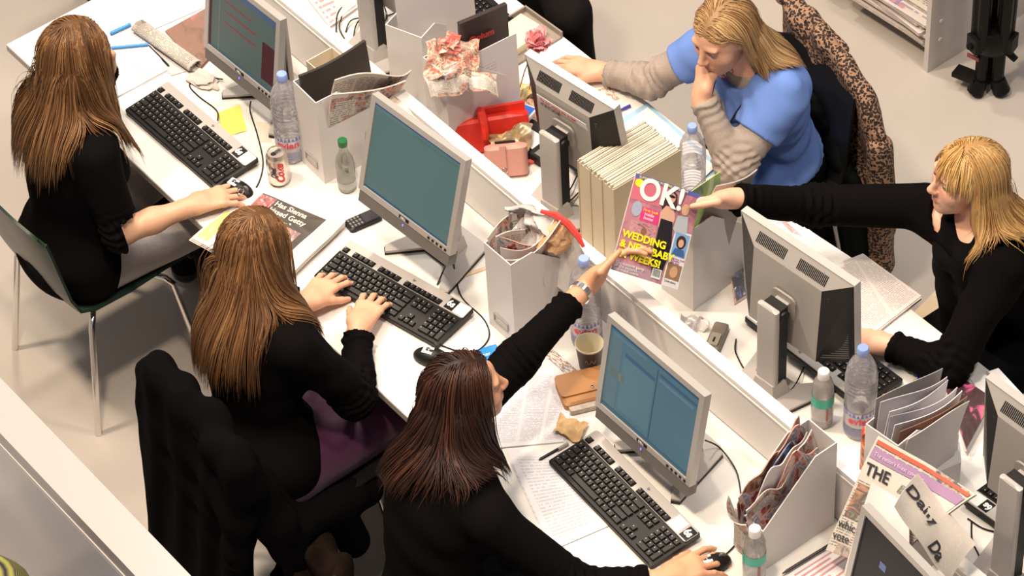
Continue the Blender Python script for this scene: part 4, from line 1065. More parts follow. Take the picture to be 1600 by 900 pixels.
for i in range(22):
    a = 2*math.pi*i/22; b = MB(); b.box((.0305*math.cos(a), .0305*math.sin(a), 0), (.004, .0078, .017), rz=a); 
    if i == 0: lnk = b
    else: lnk.v_extra = 0; n0 = len(lnk.v); lnk.v += b.v; lnk.f += [tuple(x+n0 for x in f) for f in b.f]; lnk.sm += b.sm
lnk.v = [tuple(q @ Vector(v)) for v in lnk.v]; lnk.build('watch_strap', mat('watch_steel', (.75, .76, .78), .25, metal=1), F3['t'])
b = MB(); q2 = q.copy(); q2.translation = Vector(wl-dl*.016-o_); b.lathe([(.0275, -.0012), (.0295, 0), (.0275, .0012)], 20, q2, cap=False); b.build('bangle', mat('dark_cord', (.03, .015, .012), .6), F3['t'])

# --- woman in the blue T-shirt
p4 = dict(hip=(1.02, 1.585, .52), neck=(1.035, 1.485, .985), shL=(1.165, 1.490, .930), shR=(.890, 1.475, .945), w=.86,
          head=(1.020, 1.390, 1.115), face=(.10, -1, -.27), up=(0, -.3, 1),
          elL=tuple(A3(at(1148, 262, .768))), wrL=tuple(A3(at(1096, 152, .945))), elR=(.76, 1.32, .80), wrR=tuple(A3(at(940, 112, .765))),
          knL=(1.10, 1.28, .52), knR=(.94, 1.26, .52), ftL=(1.10, 1.24, .08), ftR=(.95, 1.22, .08),
          handL=dict(f=A3(at(1106, 98, 1.005))-A3(at(1101, 152, .935)), n=-CR*.9-CF*.35, o=dict(curl=(42, 60, 40), spread=2, thumb=(15, 10), per=[(62, 30, 12), (66, 32, 12), (72, 36, 14), (78, 38, 14)])),
          handR=dict(f=(-.85, -.50, 0), n=(0, 0, 1), o=dict(curl=(12, 25, 15), spread=6)))
F4 = make_person('blonde woman in a blue T-shirt over grey sleeves, hand at her mouth', p4, skin=(.74, .40, .26), brow=(.35, .20, .10))
top(F4, GREYK, 'grey_top', cutL=.012, cutR=.025, bottom=.04, neck=-.005, grow=.004, seed=9, amp=.004, f=55)
def tee():
    d = F4['d']; S = Solid(); T = F4['T']; S.merge(Solid_from(T.p[:6]), .024)
    cl = []
    for q_ in 'LR':
        sh, el = A3(d['sh'+q_]), A3(d['el'+q_]); e = sh*.45+el*.55; S.cap(sh, e, .078, .069, .05); cl.append((e, unit(el-sh)))
    N = A3(d['neck']); u = F4['A'][:, 2]; f_ = F4['A'][:, 1]
    def clip(P):
        rn = np.linalg.norm((P-N)-((P-N)@u)[:, None]*u, axis=1); c = np.where(rn < .085, (P-(N+u*.012))@u, -1.0); c = np.maximum(c, -((P-A3(d['hip']))@u-.045))
        r = np.linalg.norm((P-(N+f_*.07+u*.01))*A3((1, 1, 1)), axis=1); c = np.maximum(c, .060-r)
        for e, dr in cl:
            rr = np.linalg.norm(P-e, axis=1); c = np.where(rr < .10, np.maximum(c, (P-e)@dr), c)
        return c
    garment(F4, 'tshirt', BLUE, S, h=.0055, clip=clip, amp=.0065, f=42, seed=3, dx=lambda P: .004*np.sin(P[:, 2]*95+P[:, 0]*60+2*np.sin(P[:, 1]*22))*np.clip((1.0-P[:, 2])/.3, 0, 1))
tee()
lower(F4, TROUSER, 'trousers'); shoes(F4)
def av4(P):
    return P
make_hair(F4, [(.22, .11, .045), (.36, .20, .085), (.50, .31, .14), (.62, .42, .22)], n=2800, length=.25, part=-.004, seed=41, curl=.002, layers=.012, back=1.2, hl=.052, wind=(.10, .22, 0), xl=.070, sweep=.002)
NAIL = mat('red_nail', (.80, .04, .03), .25)
for (p, dd, nn) in F4['tips']['L']:
    S = Solid(); dd = unit(dd); nn = unit(np.array(nn)-dd*(np.array(nn)@dd)); sd = np.cross(dd, nn)
    S.ell(np.array(p)+dd*.004+nn*.0030, (.0055, .0095, .0042), np.stack([sd, dd, nn], 1)); v, qd = solid_mesh(S, .0016); link('nail', mesh_from('nail', [(v-F4['off'], qd)], NAIL), F4['t'])
b = MB(); P0 = A3(p4['neck'])-F4['off']; M4 = F4['A']
def nk(s_, f_, u_): return P0+M4@np.array([s_, f_, u_])
b.tube([nk(-.075, .03, .01), nk(-.068, .085, -.03), nk(-.05, .138, -.09), nk(-.02, .166, -.17), nk(.0, .170, -.21), nk(.02, .166, -.17), nk(.05, .138, -.09), nk(.068, .085, -.03), nk(.075, .03, .01)], .0032, 6)
b.build('lanyard', mat('black_cord', (.01, .01, .012), .6), F4['t'])

# --- blonde woman on the right
p5 = dict(hip=(2.03, 1.62, .54), neck=(1.965, 1.485, 1.015), shL=(2.115, 1.43, .965), shR=(1.80, 1.435, .975), w=1.02,
          head=(1.925, 1.465, 1.155), face=(-.34, -.93, .06), up=(.05, .05, 1),
          elL=(2.16, 1.19, .785), wrL=tuple(A3(at(1385, 538, .768))), elR=(1.605, 1.20, .985), wrR=tuple(deep(1146, 310, MAGP(.95, .88), .040)),
          knL=(2.08, 1.24, .53), knR=(1.90, 1.24, .53), ftL=(2.06, 1.24, .08), ftR=(1.90, 1.22, .08),
          handL=dict(f=A3(at(1345, 535, .76))-A3(at(1385, 538, .768)), n=(0, 0, 1), o=dict(curl=(15, 25, 15))),
          handR=dict(f=-CR*1.0-CU*.10, n=CU, o=dict(curl=(18, 34, 24), spread=2, tn=.12, ts=-1.15, tl=1.2, thumb=(62, 58))))
F5 = make_person('blonde woman in a black jumper and black scarf turning to hold out the magazine', p5, skin=(.80, .44, .30), brow=(.55, .36, .20))
top(F5, BLACK, 'jumper', cutL=.020, cutR=.012, bottom=.10, neck=.0, seed=12, amp=.004, f=44)
S = Solid(); N = A3(p5['neck']); A5 = F5['A']
for i in range(14):
    a0, a1 = 2*math.pi*i/14, 2*math.pi*(i+1)/14
    g_ = lambda a: N+A5@np.array([.072*math.sin(a), .010+.082*math.cos(a), .005-.035*math.cos(a)+.008*math.sin(3*a)])
    S.cap(g_(a0), g_(a1), .030+.007*math.sin(3*a0), .030+.007*math.sin(3*a1), .02)
S.cap(N+A5@np.array([.02, .12, -.05]), N+A5@np.array([.035, .150, -.33]), .045, .055, .03); S.cap(N+A5@np.array([-.05, .11, -.05]), N+A5@np.array([-.06, .135, -.26]), .04, .05, .03)
garment(F5, 'scarf', mat('black_scarf', (.004, .0036, .004), .95, spec=.1, bump=.5, bscale=120), S, h=.006, amp=.006, f=60, seed=6)
lower(F5, TROUSER, 'trousers'); shoes(F5)
make_hair(F5, [(.30, .14, .045), (.46, .25, .085), (.62, .38, .15), (.72, .50, .24)], n=3000, length=.35, part=.004, seed=51, curl=.002, layers=.015, back=.55, hl=.052, xl=.074, sweep=.018)
make_hair(F5, [(.52, .26, .08), (.68, .40, .14), (.78, .53, .22)], n=170, length=.10, part=.03, seed=52, curl=0, layers=.006, hl=.056, region='front', dirv=(.9, .5, -.5), zone=False, under=False, name='fringe')

# ============================================================ chairs and coats
GREEN = mat('green_shell', (.018, .036, .026), .32, spec=.3); CREAM = mat('cream_shell', (.62, .50, .36), .35)
chair_shell('dark green moulded chair with chrome legs under the woman in the black jacket', (-.045, -.185, 0), 0, GREEN)
chair_shell('dark chair hidden under a black coat, behind the woman typing', (1.01, -.215, 0), 0, BLKP)
chair_shell('dark chair under the woman who holds the magazine with a watch on her wrist', (1.85, -.28, 0), R(0), BLKP)
chair_shell('chair of the woman in blue, hung with a leopard print coat', (1.02, 1.500, 0), R(180), BLKP)
chair_shell('cream shell chair of the blonde woman in the black scarf', (1.95, 1.51, 0), R(192), CREAM)
def coat(label, cat, m, segs, h=.010, amp=.010, f=26, seed=0, name='coat', k=.05, parts=()):
    S = Solid(); [S.cap(a, b_, ra, rb, k) for a, b_, ra, rb in segs]
    lo, hi = S.bounds(); o_ = np.array([*((lo+hi)/2)[:2], max(lo[2], 0)])
    t = thing(name, label, cat, tuple(o_)); v, q = solid_mesh(S, h, disp=lambda P: folds(P, amp, f, seed)+amp*.55*np.sin(52*P[:, 0]+20*P[:, 1]+1.6*np.sin(5*P[:, 2]+seed))); v[:, 2] = np.maximum(v[:, 2], .004)
    link('body', mesh_from('body', [(v-o_, q)], m), t)
    for nm, sg in parts:
        S = Solid(); [S.cap(a, b_, ra, rb, .03) for a, b_, ra, rb in sg]; v, q = solid_mesh(S, h, disp=lambda P: folds(P, amp*.6, f*1.4, seed+2)); link(nm, mesh_from(nm, [(v-o_, q)], m), t)
    return t
sg = []
for i in range(15):
    x = .80+.031*i; zt = .885-.07*max(0, (i-5)/9)-.03*max(0, (2-i)/2); yb = -.505
    sg += [((x, yb, zt), (x-.01+.006*math.sin(i*2.1), yb-.045-.016*math.sin(i*1.9), .22), .024, .034), ((x, yb+.02, zt), (x, yb+.085, .60), .030, .030)]
coat('black wool coat hung over the back of the middle chair', 'coat', mat('black_wool', (.004, .0036, .004), .95, bump=.3, bscale=150, spec=.03), sg, amp=.014, f=30, seed=1,
     parts=[('sleeve', [((1.19, -.475, .74), (1.235, -.42, .55), .055, .055), ((1.245, -.42, .55), (1.25, -.36, .30), .055, .048)]), ('skirt', [((1.14, -.45, .66), (1.20, -.36, .46), .075, .065), ((1.20, -.36, .46), (1.205, -.10, .42), .065, .05), ((1.20, -.36, .44), (1.20, -.32, .22), .07, .06), ((1.205, -.2, .40), (1.20, -.16, .24), .05, .05)]), ('collar', [((.84, -.505, .872), (1.10, -.505, .835), .026, .024)])])
sg = []
for i in range(15):
    x = .835+.034*i; zt = .875-.0*i-.17*max(0, (i-7)/7)**1.6; y = 1.800-.004*i
    sg += [((x, y, zt), (x+.03, y+.045+.012*math.sin(i*1.7), .20), .022, .030)]
LEO = coat_leopard()
coat('leopard print fur coat draped over the chair of the woman in blue', 'coat', LEO, sg, amp=.009, f=24, seed=4, k=.03, parts=[('collar', [((.82, 1.795, .895), (.93, 1.80, .885), .024, .026), ((.93, 1.80, .885), (1.08, 1.795, .86), .026, .024)]), ('sleeve', [((1.31, 1.745, .66), (1.335, 1.74, .42), .040, .045), ((1.335, 1.74, .42), (1.33, 1.75, .18), .045, .042)])])
sg = [((.90+.035*i, 1.735-.003*i, .80-.030*i), (.93+.035*i, 1.73-.003*i, .12), .020, .030) for i in range(12)]
coat('black coat lining hanging between the woman in blue and the leopard coat', 'coat', mat('black_lining', (.003, .0045, .0045), .8, spec=.1), sg, amp=.008, seed=6, k=.03)
p = at(505, 880, .40)
coat('crumpled dark brown padded jacket low down between the two chairs at the bottom edge', 'jacket', mat('brown_padded', (.013, .008, .006), .9, spec=.05, var=.6, vscale=20, bump=.6, bscale=40), [((p.x-.12, p.y-.03, .26), (p.x-.03, p.y+.02, .37), .05, .055), ((p.x-.03, p.y+.02, .37), (p.x+.06, p.y, .36), .055, .05), ((p.x+.06, p.y, .36), (p.x+.17, p.y-.06, .26), .05, .06), ((p.x-.05, p.y, .05), (p.x-.03, p.y, .30), .12, .07), ((p.x+.08, p.y-.04, .05), (p.x+.07, p.y-.03, .28), .10, .07)], amp=.020, f=75, k=.02, seed=8, name='jacket')
# dark clothes of a neighbour at the top edge
q0, q1 = at(806, 8, .75), at(868, 22, .72)
coat('black coat hung over an unseen chair at the far desk edge, top of the photograph', 'coat', mat('charcoal_cloth', (.008, .007, .007), .9, bump=.3, spec=.1), [((q0.x-.15, q0.y+.22, .80), (q1.x+.02, q1.y+.03, .70), .09, .05), ((q0.x-.12, q0.y+.2, .75), (q0.x-.1, q0.y+.22, .2), .12, .12), ((q1.x+.02, q1.y+.05, .70), (q1.x+.02, q1.y+.07, .28), .055, .045), ((q1.x-.12, q1.y+.09, .75), (q1.x-.1, q1.y+.12, .28), .09, .09)], amp=.01, seed=9)

# ============================================================ monitors and keyboards
OLIV = (.16, .20, .16)
monitor('monitor at the top left with a green-grey page crossed by red lines', (.030, .385, 1.052), R(2), .17, .352, .296, (.135, .185, .165),
        [(.0, .90, 1, 1, (.10, .17, .30)), (.0, .93, .12, 1, (.05, .08, .16)), (.14, .02, .16, .9, (.18, .24, .22)), (.80, .10, 1, .60, (.10, .02, .03)), (.0, .0, .03, .9, (.12, .04, .05)), (.22, .735, .62, .750, (.45, .05, .05)), (.22, .60, .70, .617, (.45, .05, .05)), (.22, .45, .70, .467, (.45, .05, .05)), (.0, .0, 1, .035, (.08, .16, .20))])
monitor('silver monitor with a plain teal screen in front of the woman typing', (.877, .365, 1.105), R(4.2), .26, .385, .316, (.155, .270, .255),
        [(0, .975, 1, 1, (.03, .10, .42)), (0, .93, .45, .960, (.18, .30, .29)), (.45, .92, 1, .930, (.12, .24, .22)), (.0, .0, 1, .022, (.05, .13, .24))])
monitor('silver monitor showing two blue windows in front of the dark haired woman', (1.885, .365, 1.018), 0, .17, .383, .315, (.125, .250, .315),
        [(0, .955, 1, 1, (.05, .14, .26)), (.02, .90, .40, .93, (.18, .30, .38)), (.0, .06, .14, .90, (.155, .265, .30)), (.03, .42, .20, .52, (.24, .30, .24)), (.18, .75, .52, .79, (.08, .16, .28)), (.17, .1, .52, .74, (.15, .285, .345)), (.535, .05, .542, .92, (.04, .10, .16)), (.56, .80, .95, .83, (.18, .32, .40)), (.56, .86, .98, .89, (.07, .16, .28)), (.0, .0, 1, .045, (.07, .17, .24))])
monitor('dark monitor with a single small blue square on its screen, bottom right corner', at(1402, 935, 1.0), R(-6), .17, .375, .31, (.022, .018, .020), [(.24, .60, .31, .68, (.22, .26, .52))])
monitor('monitor seen from behind with a paper label stuck on its back', (.945, .920, 1.055), R(180+7), .17, .345, .300, (.15, .2, .2), front=True, bar=0, sticker=True)
monitor('silver monitor seen from behind in front of the blonde woman in black', (1.862, .930, 1.062), R(180+5), .06, .405, .310, (.15, .2, .2), bar=0)
monitor('monitor seen from behind cut off by the right edge of the photograph', tuple(aty(1640, 712, .93)), R(180+2), .06, .40, .31, (.15, .2, .2), bar=0)
monitor('monitor at the top edge of which only the silver stand shows', tuple(at(590, 66, .75)+Vector((.02, .09, .32))), R(183), .10, .38, .31, (.15, .2, .2), bar=0)

keyboard('black keyboard with silver strip beside the soft drink can, top left', (.0, .187, DZ+.010), R(1.2), white_first=True)
keyboard('black keyboard under the hands of the woman typing', (.916, .244, DZ+.010), R(12.5), white_first=True)
keyboard('black keyboard with silver strip below the monitor with two blue windows', (1.917, .248, DZ+.010), R(-3.5), white_first=False)
k4 = at(905, 275, DZ+.01); keyboard('black keyboard half hidden behind the monitor of the woman in blue', (.935, 1.035, DZ+.010), R(180+4))
keyboard('black keyboard half hidden behind the monitor of the blonde woman in black', (1.865, 1.005, DZ+.010), R(180+2))
keyboard('black keyboard at the right edge behind the newspapers', tuple(at(1640, 838, DZ+.01)), R(180+4))
kk = at(752, 38, DZ+.01); keyboard('black keyboard at the top edge behind the tall white file', (kk.x-.17, kk.y+.02, DZ+.010), R(180-4))
mouse('black mouse under the hand of the woman in the black jacket', tuple(at(372, 300, DZ+.002)), R(-75))
mouse('black mouse with a pale sticker between the typing woman and the blue card', tuple(at(676, 562, DZ+.002)), R(-60))
mouse('black mouse with a pale badge at the bottom edge', tuple(at(1110, 885, DZ+.002)), R(-20))

# ============================================================ magazine files and what they hold
def fbox(label, pa, pb, **k):
    a, b_ = Vector(pa), Vector(pb); a.z = b_.z = DZ; d = b_-a; return file_box(label, (a+b_)/2, math.atan2(d.y, d.x), wd=k.pop('wd', .118), **k)
fbox('white magazine file beside the water bottle, holding a dark folder and newspapers', (.296, .378, 0), (.414, .372, 0), wd=.12)
fbox('white magazine file stuffed with plastic bags, left of the paper cup', (1.172, .385, 0), (1.288, .385, 0), wd=.116)
fbox('white magazine file at the bottom right, full of magazines', (2.330, .618, 0), (2.222, .618, 0), wd=.108, holder=False)
fbox('tall white file at the top holding a big blank envelope', (.273, .725, 0), (.396, .771, 0), wd=.125, holder=False)
fbox('tall white file next to the red clutch with crumpled newspaper on top', (.462, .722, 0), (.566, .722, 0), wd=.105, holder=False)
fbox('grey-white file behind the celebrity magazine with a paper bag in it', (1.380, .835, 0), (1.512, .845, 0), wd=.125, holder=False, low=.155)
fbox('white magazine file full of fanned papers beside the large bottle on the right', (2.331, .715, 0), (2.440, .725, 0), wd=.11, holder=False, low=.16)
fbox('cream box file tucked behind the water bottle at the top left', (.13, .53, 0), (.23, .53, 0), wd=.09, ht=.20, low=.20, flat=.06, dp=.095, holder=False, mt=mat('cream_board', (.80, .70, .55), .5))
DARKF = mat('dark_folder', (.045, .035, .032), .5, var=.3); NEWS = print_mat('newsprint', (.62, .57, .50), (.12, .11, .11), 46, 4, 40, .75, pics=.15, piccol=((.35, .25, .2), (.12, .12, .14), (.55, .45, .38)))
NEWS2 = print_mat('newsprint_pictures', (.66, .61, .55), (.14, .12, .12), 34, 3, 30, .7, pics=.35, piccol=((.5, .12, .10), (.14, .14, .16), (.62, .42, .32)))
GLOSS = picture_mat('magazine_colour', [(.10, .06, .06), (.55, .10, .10), (.80, .62, .52), (.15, .22, .40), (.75, .72, .68)], 7)
GLOSS2 = picture_mat('magazine_warm', [(.75, .66, .58), (.60, .30, .18), (.12, .08, .07), (.70, .62, .55)], 5)
GLOSSB = picture_mat('magazine_blue', [(.65, .70, .78), (.10, .22, .45), (.05, .04, .06), (.35, .10, .14), (.70, .68, .70)], 7)
PAP2 = mat('paper_warm', (.74, .68, .66), .6); CREAMP = mat('cream_paper', (.66, .60, .50), .65)
X, Y = Vector((1, 0, 0)), Vector((0, 1, 0))
tucked('folder', 'dark folder standing in the file beside the water bottle', 'folder', (.345, .385, DZ), Y*1+X*.02, .235, .335, DARKF, lean=(-.02, 0, 0), th=.010, wave=.003, top=lambda u: 1-.03*math.sin(3*u))
tucked('newspaper', 'folded newspaper with a green line standing in the file beside the water bottle', 'newspaper', (.380, .40, DZ), Y, .26, .335, NEWS, lean=(.03, .05, 0), th=.004, seed=3, top=lambda u: 1.0+.08*math.sin(5*u)-.25*u, curl=.05)
tucked('newspaper', 'newspaper with a red strip drooping out of the file beside the water bottle', 'newspaper', (.398, .395, DZ), Y, .25, .30, NEWS2, lean=(.045, .02, 0), th=.004, seed=4, top=lambda u: 1.08-.30*u, curl=.03)
# top files
tucked('envelope', 'large blank white envelope standing in the tall file at the top', 'envelope', (.305, .755, DZ), X*.30+Y*.95, .24, .40, mat('white_card', (.76, .72, .71), .5), lean=(-.01, 0, .0), th=.004, wave=.004)
tucked('book', 'black book with red title letters between the two tall files', 'book', (.475, .85, DZ), X*.15+Y*.98, .16, .36, mat('black_cover', (.04, .025, .025), .35), th=.014, wave=.001)
tucked('paper', 'white typed sheet standing in the file next to the red clutch', 'paper', (.545, .735, DZ), X*.10+Y*.99, .25, .315, print_mat('typed_sheet', (.78, .74, .75), (.35, .33, .36), 26, 1, 30, .45, margin=.3), th=.002, wave=.003, top=lambda u: .98)
M_ = frame(aty(722, 52, .87), Vector((.15, .98, 0)), Vector((0, 0, 1)))
text('Opium', .030, frame(Vector((.4868, .872, DZ+.300)), Vector((.15, .98, 0)), Vector((0, 0, 1))), REDI, None, bold=.001).name = 'book_title'
ti = bpy.data.objects['book_title']; bk_ = bpy.data.objects['book']; ti.parent = bk_; ti.matrix_parent_inverse = bk_.matrix_basis.inverted()
c = at(712, 88, DZ+.335)
def crump_sheet(name, label, cat, c, ex, ey, m, amp, sc, seed, n=26, droop=.0, group=None):
    c = Vector(c); ex, ey = Vector(ex), Vector(ey); nr = ex.cross(ey).normalized()
    def fn(u, v):
        a, b_ = u-.5, v-.5; p = c+ex*a+ey*b_; k = wob(p, sc, amp, seed)+.5*wob(p, sc*2.3, amp, seed+3); return p+nr*k+Vector((wob(p, sc, amp*.5, seed+5), wob(p, sc, amp*.5, seed+6), -droop*(a*a+b_*b_)))
    return sheet_thing(name, label, cat, fn, m, n, n, .0012, group)
crump_sheet('newspaper', 'crumpled colour newspaper bursting out of the top of the file next to the red clutch', 'newspaper', at(706, 88, DZ+.335), (.10, .12, .0), (-.09, .05, .06), picture_mat('crumpled_colour', [(.66, .56, .44), (.60, .08, .05), (.70, .60, .48), (.26, .14, .07), (.70, .61, .50)], 7), .06, 16, 5, droop=.05)
crump_sheet('newspaper', 'white edge of crumpled newsprint hanging over the file next to the red clutch', 'newspaper', at(722, 112, DZ+.322), (.12, .16, .0), (-.05, .03, .03), NEWS2, .035, 18, 8, droop=.12)
crumple('wrapper', 'red and cream wrapper on the crumpled newspaper at the top', 'wrapper', at(704, 74, DZ+.35), (.035, .03, .02), picture_mat('red_wrapper', [(.7, .62, .5), (.65, .08, .06), (.7, .62, .5)], 20, coord='Object'), 3, amp=.8)
# file F2: plastic bag, papers
BAG = clear_mat('plastic_bag', (.97, .96, .95), .10, .15, .68, (.88, .84, .82))
for i, (dx, sd, mm) in enumerate([(.012, 1, NEWS2), (.028, 2, NEWS), (.040, 5, GLOSS), (.055, 7, PAP2), (.07, 9, NEWS2)]):
    tucked('newspaper', ['curled newspaper at the left side of the file with plastic bags', 'folded newsprint second in the file with plastic bags', 'glossy magazine standing in the middle of the file with plastic bags', 'plain curled sheet in the file with plastic bags', 'newsprint against the right side of the file with plastic bags'][i], 'newspaper', (1.180+dx, .395, DZ), Y, .17, .30, mm, lean=(-.02+.01*i, .0, 0), th=.003, seed=sd, wave=.016, top=lambda u, i=i: 1.05+.12*math.sin(4*u+i), curl=.02)
crump_sheet('plastic_bag', 'clear plastic bag bulging up from the white file in the middle', 'plastic bag', at(822, 345, DZ+.345), (.13, .05, .0), (-.03, .07, .17), BAG, .09, 15, 11, droop=.2)
crump_sheet('plastic_bag', 'second plastic bag with red printing curving over the white file in the middle', 'plastic bag', at(868, 350, DZ+.33), (.17, .14, -.06), (-.06, .08, .09), clear_mat('plastic_bag_warm', (.96, .93, .91), .10, .2, .75, (.82, .76, .70)), .05, 12, 14, droop=.6)
b = MB(); P = [at(845, 330, DZ+.37), at(868, 336, DZ+.37), at(888, 350, DZ+.355), at(902, 368, DZ+.335), at(912, 386, DZ+.31)]; b.tube(P, [.006, .010, .011, .010, .005], 6)
bn = b.build('printed_band', mat('bag_red', (.62, .06, .05), .4)); pb_ = bpy.data.objects['plastic_bag.001']; bn.parent = pb_; bn.matrix_parent_inverse = pb_.matrix_basis.inverted()
crumple('paper_bag', 'brown paper bag pushed into the right side of the middle file', 'paper bag', at(870, 385, DZ+.27), (.040, .050, .045), mat('kraft', (.62, .38, .20), .7, var=.2), 6, amp=.4)
# file bottom right: magazines
for i, mm in enumerate((GLOSS2, GLOSS, GLOSSB, PAP2, NEWS2, GLOSS)):
    tucked('magazine', ['brown covered magazine against the low screen side of the bottom right file', 'dark red magazine second from the left in the bottom right file', 'blue magazine in the middle of the bottom right file', 'plain white booklet in the bottom right file', 'newsprint second from the right in the bottom right file', 'dark glossy magazine at the right side of the bottom right file'][i], 'magazine', (2.236+.0145*i, .372, DZ), Y, .225, .30, mm, lean=(.004-.004*i, -.02, 0), th=.003, seed=20+i, wave=.010, top=lambda u, i=i: (.62+.44*min(1, u/.62))+.10*math.sin(7*u+i*1.9)+.05*math.sin(15*u+i)-.04*(i % 3), curl=.012, nx=20)
tucked('magazine', 'curled magazine with red lettering drooping out of the low end of the bottom right file', 'magazine', (2.226, .360, DZ), X, .095, .215, NEWS2, lean=(0, -.035, 0), th=.003, seed=33, wave=.016, top=lambda u: 1+.08*math.sin(5*u), curl=.02)
# F3: paper bag and card
tucked('paper_bag', 'grey paper bag sticking up out of the file behind the celebrity magazine', 'paper bag', (1.475, .845, DZ), X*.12+Y*.98, .13, .385, mat('grey_paper_bag', (.40, .36, .33), .7, var=.15), lean=(.02, .10, 0), th=.004, seed=5, wave=.012)
tucked('magazine', 'thin green and white leaflet inside the file behind the celebrity magazine', 'leaflet', (1.39, .85, DZ), Y, .20, .30, picture_mat('leaflet', [(.7, .7, .66), (.35, .60, .08), (.12, .14, .16)], 3), th=.002, wave=.004)
# right file: papers fanned
for i in range(7):
    tucked('paper', ['grey card', 'lilac sheet', 'white letter', 'lilac form', 'white sheet', 'brown brochure', 'white brochure'][i]+', '+['leftmost', 'second', 'third', 'fourth', 'fifth', 'sixth', 'rightmost'][i]+' of the papers fanned in the file beside the large bottle', 'paper', (2.340+.0145*i, .725, DZ), Y, .225, .36-.008*i, [mat('grey_card', (.36, .34, .32), .6), mat('lilac', (.60, .55, .60), .6), PAPER, mat('lilac2', (.64, .59, .64), .6), PAPER, mat('brown_edge', (.25, .12, .08), .5), PAP2][i], lean=(-.01+.004*i, .03, 0), th=.002, seed=60+i, wave=.008, top=lambda u, i=i: 1-.10*u+.03*math.sin(3*u+i), curl=.012)

# ============================================================ bottles, cups
def bl(px, py): return tuple(at(px, py, DZ+.001))
big_bottle('large water bottle with pale blue cap left of the file with the dark folder', bl(456, 243), text_=1)
big_bottle('small water bottle mostly hidden behind the left edge of the teal-screen monitor', bl(590, 268), sc=.62)
big_bottle('large water bottle beside the paper cup, behind the reaching sleeve', bl(917, 532))
big_bottle('crumpled clear bottle with pale blue cap on the far desk behind the magazine', bl(1082, 312), label_bits=False, sc=.90)
big_bottle('large water bottle with red lettering and pale blue cap on the right desk', bl(1342, 672), level=.135)
small_bottle('small bottle with white cap and green label behind the low screen', bl(1284, 660))
small_bottle('small bottle with white cap and green label at the bottom edge beside the magazine file', bl(1178, 905))
t = thing('soda_bottle', 'small clear glass bottle with a green cap beside the teal-screen monitor', 'bottle', bl(543, 294))
b = MB(); b.lathe([(.0001, .003), (.024, .003), (.0275, .012), (.0275, .045), (.0265, .055), (.0275, .07), (.0275, .105), (.024, .125), (.0150, .145), (.0125, .158), (.0120, .190)], 28, cap=False); b.build('glass', clear_mat('bottle_glass', (.985, .99, .975), .10, .05, .12, (.85, .87, .80)), t)
b = MB(); b.lathe([(.0001, .192), (.0138, .192), (.0142, .190), (.0138, .172), (.0001, .172)][::-1], 18, cap=False); b.build('bottle_cap', mat('green_cap', (.02, .16, .06), .35), t)
b = MB(); b.lathe([(.0001, .005), (.0255, .005), (.0255, .058), (.0001, .058)], 20, cap=False); b.build('drink', clear_mat('lemonade', (.99, .99, .90), .03, .05, .18, (.85, .85, .60)), t)
b = MB(); b.lathe([(.0280, .018), (.0280, .040)], 20, cap=False); b.build('label_band', clear_mat('label_film3', (.95, .95, .9), .05, .2, .5, (.75, .76, .72)), t)
t = thing('drink_can', 'silver soft drink can with red lettering beside the top left keyboard', 'can', tuple(at(437, 283, DZ+.001)), 0)
b = MB(); b.lathe([(.0001, .004), (.020, .003), (.024, .0), (.0262, .003), (.0330, .014), (.0330, .100), (.0300, .111), (.0268, .117), (.0262, .1195), (.0245, .1195), (.0240, .1150), (.0001, .1145)], 32, cap=False); b.build('can_body', mat('brushed_can', (.72, .66, .60), .28, metal=.9, var=.1, vscale=30), t)
b = MB(); b.rbox((0, -.009, .1155), (.014, .016, .0012), .006, 4); b.build('opening', BLKP, t); b = MB(); b.rbox((0, .006, .1168), (.012, .020, .0012), .005, 4); b.build('ring_pull', CHROME, t)
CANR = mat('can_red', (.70, .03, .03), .35)
wrap_text('Coke', .034, .0332, R(-24), .058, CANR, t, bold=.0012, shear=.35, vertical=True); wrap_text('Diet', .024, .0332, R(-58), .060, mat('can_black', (.06, .05, .05), .4), t, bold=.0007, shear=.3, vertical=True)
t = thing('paper_cup', 'brown printed paper cup, empty, behind the monitor with two blue windows', 'cup', bl(922, 572))
b = MB(); b.lathe([(.0001, .004), (.0285, .004), (.0285, .0), (.0295, .001), (.0385, .091), (.0398, .0925), (.0385, .094), (.0370, .0925)], 32, cap=False); b.build('cup_wall', mat('cup_brown', (.045, .028, .020), .5, var=.5, vscale=20), t)
b = MB(); b.lathe([(.0385, .086), (.0402, .0925), (.0385, .0945), (.0368, .0925), (.0285, .010), (.0001, .009)], 32, cap=False); b.build('cup_lining', mat('cup_cream', (.72, .66, .50), .5), t)
b = MB(); b.tube([((.0345+.0001)*math.cos(R(-60+i*7)), (.0345)*math.sin(R(-60+i*7)), .050+.008*math.sin(i*1.9)) for i in range(8)], .0012, 5); b.build('print_mark', mat('cup_print', (.30, .26, .22), .5), t)
t = thing('drink_can', 'orange and black can half hidden behind the newspapers on the right', 'can', bl(1362, 735))
b = MB(); b.lathe([(.0001, .0), (.026, .001), (.033, .012), (.033, .150), (.027, .160), (.025, .158), (.0001, .156)], 28, cap=False); b.build('can_body', picture_mat('can_orange', [(.70, .62, .5), (.75, .12, .03), (.04, .02, .02), (.80, .40, .05)], 24, coord='Object'), t)

